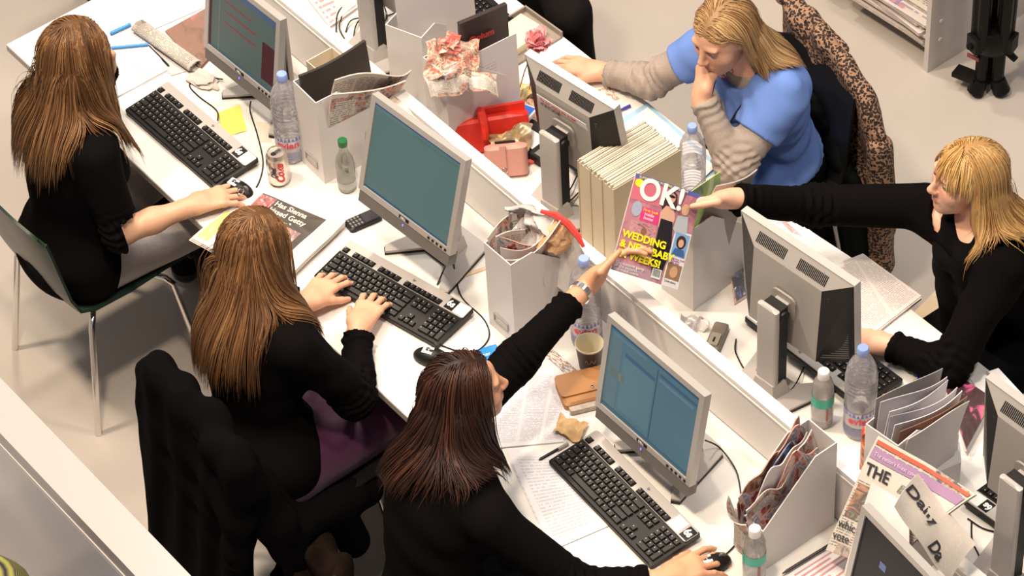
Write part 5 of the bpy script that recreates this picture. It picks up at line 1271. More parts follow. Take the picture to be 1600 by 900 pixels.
# ============================================================ papers, newspapers, small things: near desk
TYPED = print_mat('typed_page', (.78, .78, .84), (.16, .18, .30), 44, 1, 40, .55); FORM = print_mat('form_page', (.76, .75, .80), (.22, .22, .34), 50, 3, 30, .45)
HAND = print_mat('handwritten_page', (.80, .79, .82), (.30, .30, .40), 30, 1, 26, .38, margin=.12)
REDL = print_mat('red_lined_page', (.84, .81, .82), (.55, .10, .12), 9, 1, .5, .7, margin=.05)
sx = paper('blank white sheet at the far end of the near desk', [(142, 1), (240, -24), (262, 18), (165, 58)], PAPER, .001)
stack('pile of typed sheets beside the top left keyboard', [(118, 72), (205, 22), (262, 108), (178, 152)], TYPED, h=.008, layers=4, seed=2)
paper('white page printed faintly in blue at the top left', [(205, -6), (300, -30), (318, 12), (235, 48)], print_mat('faint_blue', (.82, .82, .84), (.3, .5, .75), 20, 2, 20, .3), .0035)
pen('blue highlighter at the top left lying on the typed sheets, upper of the two', at(172, 55, DZ+.011), at(204, 40, DZ+.011), mat('hl_blue', (.04, .28, .62), .4), r=.0055, caplen=0)
pen('blue pencil on the typed sheets at the top left, lower of the two', at(168, 77, DZ+.011), at(232, 71, DZ+.011), mat('pencil_blue', (.05, .30, .68), .4), r=.0045, caplen=0)
pen('thin black pen lying across the edge of the typed sheets', at(232, 72, DZ+.004), at(264, 104, DZ+.004), BLKP, r=.003)
t = thing('newspaper', 'rolled white newspaper beside the pink magazine at the top left', 'newspaper', bl(262, 75))
a, b2 = at(216, 40, DZ+.022)-Vector(t.location), at(306, 104, DZ+.016)-Vector(t.location)
b = MB(); n_ = 22; vs = []
for e_ in (a, b2):
    for i in range(n_):
        an = 2*math.pi*i/n_*1.35; rr = .018-.006*i/n_; vs.append(e_+Vector((0, 0, 1))*rr*math.sin(an)+(b2-a).normalized().cross(Vector((0, 0, 1)))*rr*1.5*math.cos(an))
b.add(vs, [(i, i+1, n_+i+1, n_+i) for i in range(n_-1)], [[(i/n_, 0), ((i+1)/n_, 0), ((i+1)/n_, 1), (i/n_, 1)] for i in range(n_-1)], True); o = b.build('roll', NEWS, t); sm_ = o.modifiers.new('thick', 'SOLIDIFY'); sm_.thickness = .0012
stack('magazine with a pink patch on its cover left of the top left monitor', [(258, 48), (330, 8), (352, 62), (312, 106)], picture_mat('pink_cover', [(.16, .09, .07), (.26, .16, .12), (.30, .16, .13), (.80, .22, .36)], 2.2), h=.009, layers=3, name='magazine', piece='page_block', side=mat('brown_cover_edge', (.20, .13, .09), .5))
paper('grey-edged sheets under the pink magazine', [(205, 60), (262, 50), (316, 104), (268, 118)], mat('grey_sheet', (.60, .57, .56), .6), .003)
crumple('cloth', 'crumpled white cloth under the top left monitor', 'cloth', at(318, 128, DZ), (.05, .035, .012), mat('white_cloth', (.62, .56, .52), .9, bump=.5), 12, amp=.6)
def postit(label, px, n=1, z=.001):
    return paper(label, px, mat('yellow_note', (.85, .80, .16), .55, var=.08, vscale=30), z, .0015, amp=.003, sc=20, seed=4, name='sticky_note', cat='sticky note')
postit('yellow sticky note curling behind the top left keyboard', [(338, 178), (374, 164), (386, 205), (352, 214)])
paper('cream card strip standing behind the water bottle cable', [(400, 190), (422, 192), (424, 222), (404, 222)], CREAMP, .001)
# newspaper with the big headline
Q = [(360, 297), (470, 292), (541, 352), (437, 458)]
t = thing('newspaper', 'open newspaper with a large white headline on a dark picture, left of the typing hands', 'newspaper', bl(420, 370))
O = Vector(t.location)
qf = quad_on(at(300, 372, DZ+.012), at(436, 452, DZ+.012), at(541, 350, DZ+.012), at(392, 292, DZ+.012))
def nf(u, v, z=0.0): 
    p = qf(u, v); return p-O+Vector((0, 0, z+.010*math.sin(u*3.1)*math.sin(v*3.0)+wob(p, 9, .008, 3)+(.012*max(0, u-.85)/.15)))
for k in range(3):
    b = MB(); dz = -.0035*(2-k); b.sheet(18, 18, lambda u, v: nf(u, v, dz)+Vector((.006*(2-k)*(u-.5), -.004*(2-k), 0)), .0010); b.build('page', NEWS if k < 2 else print_mat('front_page', (.74, .71, .70), (.25, .24, .25), 60, 5, 40, .5), t)
b = MB(); b.sheet(12, 12, lambda u, v: nf(.16+.66*u, .36+.60*v, .0012), .0006); b.build('headline_picture', picture_mat('news_picture', [(.055, .045, .04), (.07, .06, .05), (.09, .075, .07), (.12, .10, .10)], 2.6, rough=.6), t)
b = MB(); b.sheet(8, 8, lambda u, v: nf(.50+.26*u, .40+.26*v, .0020), .0004); b.build('inset_picture', picture_mat('news_picture2', [(.70, .62, .60), (.42, .20, .16), (.16, .15, .22), (.62, .45, .38)], 4.5, rough=.6), t)
b = MB(); b.sheet(8, 8, lambda u, v: nf(.16+.16*u, .72+.22*v, .0020), .0004); b.build('inset_picture', picture_mat('news_picture3', [(.12, .10, .10), (.45, .12, .12), (.55, .45, .42)], 5, rough=.6), t)
for i, s_ in enumerate(('Has Sienna', 'kissed Getty', 'goodbye?')):
    u0 = .34; v0 = .855-.10*i; p0 = nf(u0, v0, .0035); ex = nf(.80, v0, .0035)-p0; ey = nf(u0, v0+.1, .0035)-p0
    text(s_, .027, frame(p0, ex, ey), mat('headline_cream', (.80, .76, .62), .6), t, bold=.0006, squash=.92)
b = MB(); b.sheet(5, 8, lambda u, v: nf(.02+.12*u, .05+.5*v, .0014), .0005); b.build('advert', picture_mat('advert_yellow', [(.75, .75, .60), (.62, .66, .12), (.80, .80, .70)], 3), t)
# phone, stirrer, card, cup area
def phone(label, c, rz, m=None, scr=None, L=.105, W=.048, name='mobile_phone'):
    t = thing(name, label, 'phone', c, rz); b = MB(); b.rbox((0, 0, .008), (W, L, .014), .010, 4, edge=.003); b.build('case', m or BLKP, t)
    b = MB(); b.rbox((0, L*.20, .0153), (W*.80, L*.42, .0008), .002, 2); b.build('screen', scr or mat('phone_glass', (.05, .05, .06), .1), t)
    for j in range(4):
        for i in range(3): b = MB(); b.rbox((-W*.28+i*W*.28, -L*.10-j*L*.10, .0156), (W*.20, L*.06, .0012), .002, 2); b.build('key', GREYP, t)
    return t
phone('silver and black mobile phone beside the teal-screen monitor', bl(568, 347), R(-8))
b = MB(); b.rbox((0, 0, .0012), (.012, .15, .0018), .005, 4); p = at(757, 420); tag(b.build('stirrer', mat('pale_wood', (.72, .56, .36), .6), None, (p.x, p.y, DZ+.0005), (0, 0, R(-14))), 'wooden coffee stirrer left of the middle magazine file', 'stirrer')
t = thing('card', 'bright blue plastic card beside the reaching arm', 'card', bl(757, 556)); b = MB(); b.rbox((0, 0, .001), (.058, .090, .0016), .004, 3); b.build('card_body', mat('card_blue', (.03, .28, .75), .35), t, rot=(0, 0, R(-18)))
text('oyster', .018, Matrix.Rotation(R(-18+90), 4, 'Z') @ Matrix.Translation((-.028, -.004, .0022)), WINK, t)
paper('blank white sheet between the middle keyboard and the hair clip', [(640, 545), (735, 498), (765, 560), (700, 600)], PAPER, .001)
paper('strip of small black printed stickers beside the paper cup', [(850, 554), (864, 545), (915, 590), (902, 600)], picture_mat('sticker_strip', [(.80, .76, .72), (.80, .76, .72), (.18, .14, .12), (.62, .25, .12)], 10), .003)
stack('loose pile of typed forms left of the tan wallet', [(790, 572), (905, 585), (880, 690), (770, 700)], FORM, h=.004, layers=3, seed=6)
stack('sheet of handwritten notes below the crumpled brown paper', [(790, 700), (870, 705), (950, 822), (862, 860)], HAND, h=.003, layers=2, seed=7)
crump_sheet('paper_napkin', 'crumpled brown paper napkin beside the tan wallet', 'napkin', at(892, 668, DZ+.016), (.075, .035, 0), (-.03, .06, 0), mat('kraft_napkin', (.60, .40, .20), .75, var=.15, vscale=30), .022, 28, 21, n=20)
t = thing('wallet', 'tan leather wallet with a flap and stud beside the monitor with two blue windows', 'wallet', bl(912, 614)); Mw = frame((0, 0, 0), at(950, 592)-at(868, 612), at(905, 575)-at(905, 640)) @ Matrix.Diagonal((1.05, 1.25, 1.1, 1))
b = MB(); b.rbox((.01, 0, .014), (.150, .085, .022), .012, 4, M=Mw, edge=.005); b.build('body', mat('tan_leather', (.40, .19, .070), .5, var=.12, bump=.2), t)
b = MB(); b.rbox((.01, .012, .0275), (.152, .066, .004), .012, 4, M=Mw); b.build('flap', mat('tan_leather', (.52, .27, .11)), t)
b = MB(); b.lathe([(.0001, .003), (.004, .002), (.0045, 0)], 12, Mw @ Matrix.Translation((.02, -.012, .030)), cap=False); b.build('stud', CHROME, t)
b = MB(); b.rbox((0, -.046, .010), (.11, .022, .014), .006, 3, M=Mw); b.build('papers', mat('wallet_papers', (.50, .42, .36), .5, var=.5, vscale=60), t); b = MB(); b.rbox((.05, -.040, .018), (.018, .030, .010), .004, 3, M=Mw); b.build('strap', mat('tan_leather', (.52, .27, .11)), t)
pen('black ballpoint pen by the corner of the lower keyboard', at(842, 720, DZ+.004), at(888, 694, DZ+.004), BLKP, SILV)
cable('thin black cable running down behind the monitor with two blue windows', [at(1102, 688, DZ+.06), at(1125, 700, DZ+.02), at(1150, 735, DZ+.003), at(1158, 775, DZ+.003), at(1160, 800, DZ+.003)])
cable('mouse cable curving at the bottom edge', [at(1122, 876, DZ+.012), at(1134, 866, DZ+.004), at(1147, 853, DZ+.004), at(1160, 835, DZ+.004)])
cable('keyboard cable looping from the middle keyboard to the low screen', [at(690, 540, DZ+.004), at(735, 552, DZ+.003), at(763, 530, DZ+.003), at(757, 500, DZ+.003), at(722, 465, DZ+.003), at(712, 430, DZ+.01), at(708, 405, DZ+.03)])
cable('short cable hanging beside the teal-screen monitor', [at(683, 445, DZ+.003), at(692, 425, DZ+.02), at(703, 400, DZ+.10), at(716, 375, DZ+.12)])
cable('keyboard cable looping over the sticky note', [at(340, 188, DZ+.02), at(338, 172, DZ+.004), at(310, 150, DZ+.004), at(296, 132, DZ+.004), at(315, 121, DZ+.004), at(348, 124, DZ+.01)])
cable('mouse cable beside the drink can', [at(386, 302, DZ+.01), at(402, 290, DZ+.003), at(411, 255, DZ+.003), at(402, 210, DZ+.003), at(391, 175, DZ+.01), at(392, 158, DZ+.04)])
# bottom right corner of the near desk
stack('white form ruled in red in the bottom right corner', [(1232, 900), (1352, 826), (1400, 860), (1290, 950)], REDL, h=.004, layers=3, seed=9)
pen('black and orange paintbrush-like pen beside the red ruled form', at(1222, 898, DZ+.006), at(1346, 822, DZ+.006), mat('brush_black', (.03, .02, .02), .4), mat('brush_orange', (.55, .14, .05), .4), r=.004, caplen=.35)
# newspapers leaning over the low screen
t = thing('newspaper', 'newspaper with a masthead reading THE leaning over the low screen at the right', 'newspaper', (2.60, .50, DZ)); O = Vector(t.location)
A_, B_, C_, D_ = aty(1290, 862, .50), aty(1385, 890, .52), aty(1525, 772, .72), aty(1372, 682, .70)
qf2 = quad_on(A_, B_, C_, D_)
def n2(u, v, z=0): 
    p = qf2(u, v); return p-O+Vector((0, -.7*z, z+.018*math.sin(v*3.1)))+Vector((0, 0, wob(p, 7, .010, 5)))
for k in range(3):
    b = MB(); b.sheet(12, 16, lambda u, v: n2(u, v, -.003*(2-k)), .001); b.build('page', NEWS, t)
def patch(t, fn, u0, u1, v0, v1, z, name, m, n=6):
    b = MB(); b.sheet(n, n, lambda u, v: fn(u0+(u1-u0)*u, v0+(v1-v0)*v, z), .0005); return b.build(name, m, t)
patch(t, n2, .02, .98, .80, .90, .002, 'purple_banner', mat('purple_banner', (.36, .22, .38), .6)); patch(t, n2, .02, .98, .93, .97, .002, 'red_strip', mat('red_strip', (.52, .11, .06), .6))
patch(t, n2, .04, .62, .30, .58, .002, 'front_picture', picture_mat('front_picture', [(.45, .40, .34), (.10, .10, .10), (.55, .30, .18), (.20, .22, .20)], 3)); patch(t, n2, .02, .98, .60, .795, .0012, 'masthead', mat('masthead_paper', (.62, .58, .52), .6))
def ntext(s_, u0, v0, du, dv, size, m, fn=n2, z=.004, **k):
    p0 = fn(u0, v0, z); return text(s_, size, frame(p0, fn(u0+du, v0+0, z)-p0, fn(u0, v0+dv, z)-p0), m, t, **k)
ntext('THE', .05, .66, .3, .08, .045, INK, bold=.0008); ntext('which', .03, .20, .3, .08, .032, INK); ntext('vote', .03, .10, .3, .08, .032, INK)
ntext("The nation's finest coverage", .06, .83, .5, .05, .015, mat('pale_lilac', (.68, .58, .70), .6))
patch(t, n2, .45, .62, .64, .72, .003, 'crest', picture_mat('crest', [(.62, .58, .52), (.08, .08, .08), (.62, .58, .52)], 9))
t = thing('newspaper', 'folded newspaper with a blackletter title lying on top of the leaning newspapers', 'newspaper', (2.72, .56, DZ)); O = Vector(t.location)
qf3 = quad_on(aty(1395, 800, .50), aty(1478, 925, .56), aty(1522, 862, .67), aty(1432, 752, .66))
def n3(u, v, z=0):
    p = qf3(u, v); return p-O+Vector((0, -.5*z, z+.03+.020*math.sin(v*3.1)))+Vector((0, 0, wob(p, 9, .012, 8)))
for k in range(3):
    b = MB(); b.sheet(12, 12, lambda u, v: n3(u+.01*k, v, -.004*(2-k)), .001); b.build('page', print_mat('newsprint_plain', (.66, .60, .53), (.45, .40, .36), 24, 2, 20, .3), t)
ntext('Daily', .03, .42, .3, .1, .060, INK, fn=n3, bold=.0012, shear=.2)
ntext('Da', .60, .08, .3, .1, .045, INK, fn=n3, bold=.0012, shear=.2)
t = thing('newspaper', 'loose blank newspaper page propped between the two titled newspapers', 'newspaper', (2.60, .50, DZ)); O = Vector(t.location)
qf4 = quad_on(aty(1316, 905, .47), aty(1420, 905, .50), aty(1420, 790, .62), aty(1362, 755, .60))
b = MB(); b.sheet(10, 10, lambda u, v: qf4(u, v)-O+Vector((0, 0, .02*math.sin(v*3))), .001); b.build('page', PAP2, t)

# ============================================================ far desk
REDLG = mat('red_leather', (.72, .035, .020), .40, var=.1, bump=.25, bscale=120)
t = thing('clutch_bag', 'bright red leather clutch against the white file', 'bag', bl(768, 232)); O = Vector(t.location)
Mc = frame((0, 0, 0), (.45, .89, 0), (-.89, .45, 0))
b = MB(); b.rbox((0, 0, .055), (.24, .035, .105), .015, 4, M=Mc @ Matrix.Rotation(R(-16), 4, 'X'), edge=.008); b.build('body', REDLG, t)
b = MB(); b.rbox((0, .030, .075), (.23, .012, .10), .005, 3, M=Mc @ Matrix.Rotation(R(-10), 4, 'X')); b.build('back_flap', REDLG, t)
b = MB(); b.tube([Mc @ Vector(p) for p in ((-.02, .06, .105), (-.02, .03, .128), (-.02, .0, .122), (-.02, -.022, .098), (-.02, -.025, .070))], [.012, .013, .014, .013, .012], 8); b.build('strap', REDLG, t)
crump_sheet('scarf', 'crumpled gold and cream foil between the red clutch and the pink purse', 'foil', at(800, 222, DZ+.05), (.06, .10, .02), (-.05, .03, .05), mat('gold_foil', (.60, .48, .30), .35, metal=.5, var=.4, vscale=40), .04, 25, 31, n=20)
t = thing('purse', 'pale pink leather purse with a strap behind the low screen', 'purse', bl(793, 272)); Mp = frame((0, 0, 0), (.55, .83, 0), (-.83, .55, 0)) @ Matrix.Rotation(R(-20), 4, 'X')
PINK = mat('pink_leather', (.66, .33, .27), .5, var=.06, bump=.15)
b = MB(); b.rbox((0, 0, .050), (.125, .045, .095), .018, 5, M=Mp, edge=.010); b.build('body', PINK, t); b = MB(); b.rbox((-.01, -.024, .062), (.020, .006, .075), .003, 3, M=Mp); b.build('strap', PINK, t)
b = MB(); b.lathe([(.009, -.001), (.0105, 0), (.009, .001), (.009, -.001)], 14, Mp @ Matrix.Translation((-.01, -.030, .024)) @ Matrix.Rotation(math.pi/2, 4, 'X'), cap=False); b.build('ring', CHROME, t)
b = MB(); b.rbox((.0, .006, .0985), (.060, .012, .004), .004, 3, M=Mp); b.build('zip_opening', BLKP, t)
SCF = picture_mat('patterned_scarf', [(.10, .07, .05), (.62, .40, .22), (.70, .52, .36), (.30, .10, .06), (.66, .55, .42)], 30, rough=.9, coord='Object')
crump_sheet('scarf', 'brown patterned scarf crumpled left of the labelled monitor', 'scarf', at(832, 172, DZ+.02), (.12, .14, 0), (-.12, .10, 0), SCF, .035, 22, 41, n=26)
crump_sheet('wrapper', 'yellow and black sweet wrapper on the patterned scarf', 'wrapper', at(822, 140, DZ+.03), (.05, .06, 0), (-.05, .04, 0), picture_mat('yellow_wrapper', [(.10, .08, .12), (.75, .60, .15), (.70, .66, .60), (.15, .10, .25)], 25, coord='Object'), .03, 30, 44, n=14)
phone('white mobile phone with a lit blue screen on the patterned scarf', tuple(at(818, 184, DZ+.04)), R(20), mat('white_phone', (.70, .70, .72), .3), mat('phone_blue', (.02, .06, .2), .2, emit=(.04, .16, .55), estr=.8), L=.09)
t = thing('desk_phone', 'black desk phone with a white paper card left of the labelled monitor', 'phone', bl(838, 228), R(8)); b = MB(); b.rbox((0, 0, .015), (.16, .12, .026), .012, 4, edge=.004); b.build('case', BLKP, t); b = MB(); b.box((-.02, -.01, .0295), (.085, .06, .001)); b.build('card', PAPER, t)
b = MB(); b.box((.055, -.02, .030), (.03, .06, .003)); b.build('keypad', GREYP, t)
b = MB(); b.rbox((0, 0, .006), (.012, .075, .010), .004, 3); p = at(835, 254); tag(b.build('lighter', mat('red_plastic', (.78, .12, .10), .35), None, (p.x, p.y, DZ+.001), (0, 0, R(-25))), 'small red lighter beside the pink purse', 'lighter')
# flower
t = thing('artificial_flower', 'pink artificial flower on thin stems beside the labelled monitor', 'flower', bl(838, 150)); O = Vector(t.location); rg = rnd(5); FP = mat('pink_petal', (.90, .36, .38), .6, var=.3, vscale=40); c0 = at(840, 66, DZ+.215)-O
for i in range(46):
    a = rg.uniform(0, 6.28); e = rg.uniform(-.4, 1.5); d = Vector((math.cos(a)*math.cos(e), math.sin(a)*math.cos(e), math.sin(e)*.8)); L_ = rg.uniform(.036, .060); sd_ = d.cross(Vector((0, 0, 1))).normalized(); u_ = sd_.cross(d)
    b = MB(); b.sheet(3, 4, lambda u, v: c0+d*L_*(.15+.85*v)+sd_*(u-.5)*.034*math.sin(.5+2.4*v)+u_*(.010*v*v+.004*math.sin(9*u+i)), .0007); b.build('petal', FP, t)
for i, (dx, dy) in enumerate(((-.02, -.03), (.0, -.02), (.015, .0), (-.03, .01))): b = MB(); b.tube([c0+Vector((dx*.2, dy*.2, -.01)), c0*.5+Vector((dx, dy, 0)), Vector((dx*1.6, dy*1.6, .004))], .0018, 5); b.build('stem', mat('pink_stem', (.55, .14, .14), .5), t)
# label tray with yellow pad
t = thing('letter_tray', 'grey tray holding a pale yellow pad near the pink flower', 'tray', bl(812, 62)); Mt = frame((0, 0, .0), at(850, 58)-at(790, 95), at(800, 22)-at(845, 60))
b = MB(); b.rbox((0, 0, .004), (.20, .17, .006), .01, 3, M=Mt); b.build('base', mat('tray_taupe', (.30, .25, .21), .5), t)
for s_ in (-1, 1): b = MB(); b.box((s_*.098, 0, .014), (.006, .17, .022), M=Mt); b.build('side', mat('tray_taupe', (.30, .25, .21)), t)
b = MB(); b.box((0, .083, .014), (.19, .006, .022), M=Mt); b.build('side', mat('tray_taupe', (.30, .25, .21)), t)
t = thing('note_pad', 'thick pale yellow note pad lying in the grey tray', 'note pad', (t.location.x, t.location.y, DZ+.009))
for k in range(5): b = MB(); b.box((.002*math.sin(k*3), .0, .003+.0055*k), (.125, .105, .0052), M=Mt @ Matrix.Rotation(R(3+k*.4), 4, 'Z')); b.build('sheet_block', mat('pale_yellow', (.86, .82, .52), .6), t)
# top left of far desk
stack('notebook edged in red lying on the far desk at the top', [(468, -20), (545, -40), (560, 10), (515, 42)], print_mat('red_note', (.76, .70, .68), (.6, .1, .1), 8, 1, 10, .6), h=.010, layers=4, seed=11, name='notebook')
stack('second notebook with a brown spine at the top', [(515, -30), (560, -45), (570, -5), (528, 30)], PAP2, h=.012, layers=3, seed=12, name='notebook', side=mat('brown_spine', (.22, .13, .10), .5))
for i, pp in enumerate([[(525, 55), (528, 20), (548, 0), (560, -20)], [(540, 50), (552, 30), (600, 26), (640, 10)], [(552, 62), (556, 40), (570, 22), (600, 0)], [(538, 60), (530, 40), (542, 10), (552, -10)], [(600, 8), (604, 30), (585, 33), (560, 34)]]):
    cable(['black cable rising along the low screen at the top', 'black cable crossing behind the top silver stand', 'black cable looping under the top silver stand', 'black cable beside the red notebook', 'black cable ending by the tall white file'][i], [at(x, y, DZ+.004+.01*(k % 2)) for k, (x, y) in enumerate(pp)])
# blue woman's papers
paper('light blue folder under the form in front of the woman in blue', [(966, 188), (1012, 160), (1128, 262), (1072, 300)], mat('light_blue_card', (.36, .58, .76), .5), .001, .002, name='folder', cat='folder')
paper('white columned form lying on the light blue folder', [(972, 196), (1012, 168), (1118, 262), (1066, 310)], print_mat('ledger', (.84, .83, .85), (.50, .48, .52), 22, 1, 60, .35, axis=1), .0045, .0012, amp=.003, seed=5)
pen('blue pen cap showing beside the labelled monitor', at(964, 176, DZ+.004), at(985, 166, DZ+.004), mat('pen_blue', (.05, .04, .35), .4), caplen=.5)
paper('small white card with brown print by the hand of the woman in blue', [(926, 143), (950, 134), (968, 154), (944, 163)], picture_mat('little_card', [(.82, .80, .76), (.80, .76, .70), (.45, .25, .15), (.84, .8, .78)], 5), .002, .001, name='card', cat='card')
paper('beige mouse mat under the hand of the woman in blue', [(880, 95), (898, 88), (935, 118), (912, 132)], mat('beige_mat', (.62, .58, .52), .7), .001, .003, name='mouse_mat', cat='mat')
# directories
t = thing('directory_stack', 'thick old paper directories standing beside the celebrity magazine', 'directories', (1.19, .87, DZ)); rg = rnd(9)
for i in range(3):
    b = MB(); x0 = 1.075+.052*i-1.19; b.box((x0+.026, .045, .150), (.050, .24, .295)); b.build('volume', mat('directory_paper', (.60, .52, .38), .7, var=.08), t)
for i in range(30):
    b = MB(); x0 = -.113+.0052*i; b.box((x0+.0025, .045+.004*math.sin(i*2.3), .302+.004*rg.random()), (.0036, .236, .008+.006*rg.random())); b.build('page_section', mat('directory_page%d' % (i % 3), ((.66, .60, .48), (.58, .50, .38), (.70, .66, .56))[i % 3], .7), t)
for i in range(4): b = MB(); b.box((-.112+.052*i-.0005*(i == 0), .045, .152), (.0028, .245, .305)); b.build('cover', mat('directory_cover', (.52, .43, .30), .55), t)
# wrapped magazines, stapler, phone
t = thing('magazine', 'pile of magazines in clear plastic wrapping between the paper bag and the monitor', 'magazines', bl(1150, 405)); O = Vector(t.location); q5 = pq([(1128, 338), (1178, 318), (1195, 440), (1148, 470)], DZ+.02)
for k in range(4): b = MB(); b.sheet(6, 6, lambda u, v: q5(u, v)-O+Vector((0, .003*k, -.0045*(3-k))), .004); b.build('magazine', GLOSSB if k == 3 else [GLOSS, PAP2, GLOSS2][k], t)
b = MB(); b.sheet(22, 22, lambda u, v: q5(u, v)-O+Vector((0, 0, .006+abs(wob(q5(u, v), 30, .016, 3)))), .0006); b.build('plastic_wrap', clear_mat('wrap', (.97, .97, 1), .16, .08, .06, (.8, .8, .9)), t)
text('Fiesco', .030, frame(q5(.12, .90)-O+Vector((0, 0, .012)), q5(.9, .92)-q5(.1, .9), q5(.1, 1)-q5(.1, .8)), mat('navy_ink', (.02, .02, .06), .5), t, bold=.001)
t = thing('stapler', 'grey stapler lying behind the low screen', 'stapler', bl(1120, 532)); Ms = frame((0, 0, 0), at(1130, 512)-at(1116, 545), at(1100, 525)-at(1135, 530))
b = MB(); b.rbox((0, 0, .012), (.105, .042, .022), .008, 3, M=Ms, edge=.004); b.build('body', mat('stapler_grey', (.20, .17, .14), .45), t); b = MB(); b.rbox((-.022, 0, .027), (.045, .028, .008), .004, 3, M=Ms); b.build('top_plate', mat('stapler_beige', (.38, .33, .27), .5), t); b = MB(); b.box((-.026, 0, .0315), (.018, .005, .001), M=Ms); b.build('slot', BLKP, t)
crump_sheet('plastic_wrap', 'scrap of crinkled clear plastic at the foot of the grey-white file', 'plastic', at(1086, 506, DZ+.012), (.05, .06, 0), (-.04, .03, .01), BAG, .03, 30, 51, n=12)
stack('typed manuscript pages in front of the blonde woman', [(1318, 408), (1348, 396), (1440, 462), (1352, 530)], print_mat('manuscript', (.76, .70, .68), (.32, .26, .26), 40, 2, 30, .55), h=.012, layers=5, seed=15, name='manuscript')
paper('white sheet with a dark photograph behind the silver monitor', [(1176, 322), (1212, 325), (1345, 412), (1300, 422)], print_mat('photo_sheet', (.84, .82, .80), (.2, .15, .15), 10, 1, 10, .1), .001)
paper('narrow dark photograph on the white sheet behind the silver monitor', [(1196, 322), (1210, 328), (1252, 368), (1236, 362)], GLOSS, .003, name='photograph', cat='photograph')
pen('ballpoint pen with a blue cap in front of the blonde woman', at(1392, 634, DZ+.004), at(1452, 572, DZ+.004), mat('pen_clear', (.55, .48, .42), .3), mat('pen_cap_blue', (.03, .03, .45), .35), caplen=.33)
crumple('wrapper', 'small yellow and red sweet wrapper beside the large bottle on the right', 'wrapper', at(1385, 630, DZ), (.022, .022, .012), picture_mat('sweet', [(.75, .55, .05), (.45, .05, .03), (.8, .6, .1)], 40, coord='Object'), 2, amp=.7)
stack('dark book with pink lettering near the right edge', [(1476, 600), (1500, 588), (1552, 622), (1510, 700)], picture_mat('pink_book', [(.04, .025, .025), (.06, .03, .035), (.07, .04, .04), (.70, .12, .30), (.34, .18, .12)], 2.4), h=.03, layers=4, name='book', piece='page_block', side=PAP2)
paper('white sheet with pencils near the right edge', [(1515, 590), (1560, 575), (1620, 640), (1580, 690)], PAPER, .002)
pen('grey pencil on the white sheet near the right edge', at(1541, 582, DZ+.005), at(1590, 634, DZ+.005), mat('pencil_grey', (.32, .26, .24), .5), caplen=.1)
cable('brown wire loop near the dark book with pink lettering', [at(1440, 604, DZ+.004), at(1452, 596, DZ+.012), at(1466, 595, DZ+.012), at(1480, 600, DZ+.004)], .0016, mat('brown_wire', (.12, .05, .04), .5))
stack('low grey cardboard box between the fanned papers and the right edge', [(1450, 700), (1500, 690), (1502, 722), (1460, 740)], WHITE2, h=.10, layers=1, name='box')
b = MB(); b.rbox((0, 0, .02), (.03, .06, .04), .004, 2); p = at(1566, 885); tag(b.build('tape_holder', mat('red_holder', (.62, .08, .07), .4), None, (p.x, p.y, DZ+.001), (0, 0, R(20))), 'small red box at the right edge below the silver stand', 'box')
cable('cable crossing the white desk at the right edge', [at(1512, 810, DZ+.004), at(1535, 825, DZ+.004), at(1562, 833, DZ+.004), at(1600, 845, DZ+.004)])
cable('cable hanging down towards the low screen at the right edge', [at(1518, 815, DZ+.004), at(1519, 845, DZ+.004), at(1530, 870, DZ+.004), at(1527, 890, DZ+.004)])
for i, pp in enumerate([[(1150, 530), (1150, 552), (1172, 585), (1195, 558)], [(1215, 580), (1185, 575), (1183, 600), (1200, 612), (1215, 620)], [(1215, 620), (1240, 605), (1262, 560)], [(895, 310), (868, 325), (870, 290), (872, 275)], [(865, 272), (858, 310), (850, 335)], [(912, 250), (888, 300), (858, 318), (880, 322), (905, 300)], [(870, 325), (900, 322), (925, 330)], [(855, 175), (845, 150), (838, 130), (845, 110)]]):
    cable(['black cable looping from the stapler to the silver stand', 'thick black cable coiled at the foot of the silver stand', 'cable lying over the base of the silver monitor', 'cable hanging by the labelled monitor stand', 'cable beside the pink purse', 'tangled cable at the foot of the labelled monitor stand', 'cable running towards the directories', 'brown cable through the patterned scarf'][i], [at(x, y, DZ+.006+.01*(k % 2)) for k, (x, y) in enumerate(pp)], .0022 if i != 1 else .0035)
paper('crumpled sheets left on top of the low screen by the teal-screen monitor', [(600, 165), (615, 150), (655, 190), (640, 200)], mat('cream_scrap', (.72, .62, .50), .6), .201, .002, amp=.01, sc=20, name='paper_scrap')

# the celebrity magazine passed between two hands
TL, TR, BR_, BL_ = Vector((1.403, .736, 1.256)), Vector((1.495, .888, 1.144)), Vector((1.604, .705, .984)), Vector((1.512, .552, 1.096))
t = thing('magazine', 'celebrity magazine with a pink cover held in the air between two hands', 'magazine', (TL+BR_)/2); O = Vector(t.location)
qm = quad_on(BL_, BR_, TR, TL); nm = (TR-TL).cross(TL-BL_).normalized()
def mf(u, v, z=0): return qm(u, v)-O+nm*(z+.006*math.sin(u*3.1))
b = MB(); b.sheet(10, 12, lambda u, v: mf(u, v, -.0012), .004); b.build('pages', PAP2, t)
b = MB(); b.sheet(10, 12, lambda u, v: mf(u, v, 0), .0006); b.build('cover', picture_mat('cover_pink', [(.42, .15, .20), (.55, .26, .30), (.38, .16, .22), (.54, .32, .34)], 3), t)
def mp(name, u0, u1, v0, v1, m, z=.0006, n=5): 
    b = MB(); b.sheet(n, n, lambda u, v: mf(u0+(u1-u0)*u, v0+(v1-v0)*v, z), .0003); return b.build(name, m, t)
def mt(s_, u0, v0, size, m, z=.0012, tilt=0, name='lettering', **k):
    p0 = mf(u0, v0, z); return text(s_, size, frame(p0, mf(min(u0+.2, 1), v0+tilt, z)-p0, mf(u0, v0+.05, z)-p0), m, t, name=name, **k)
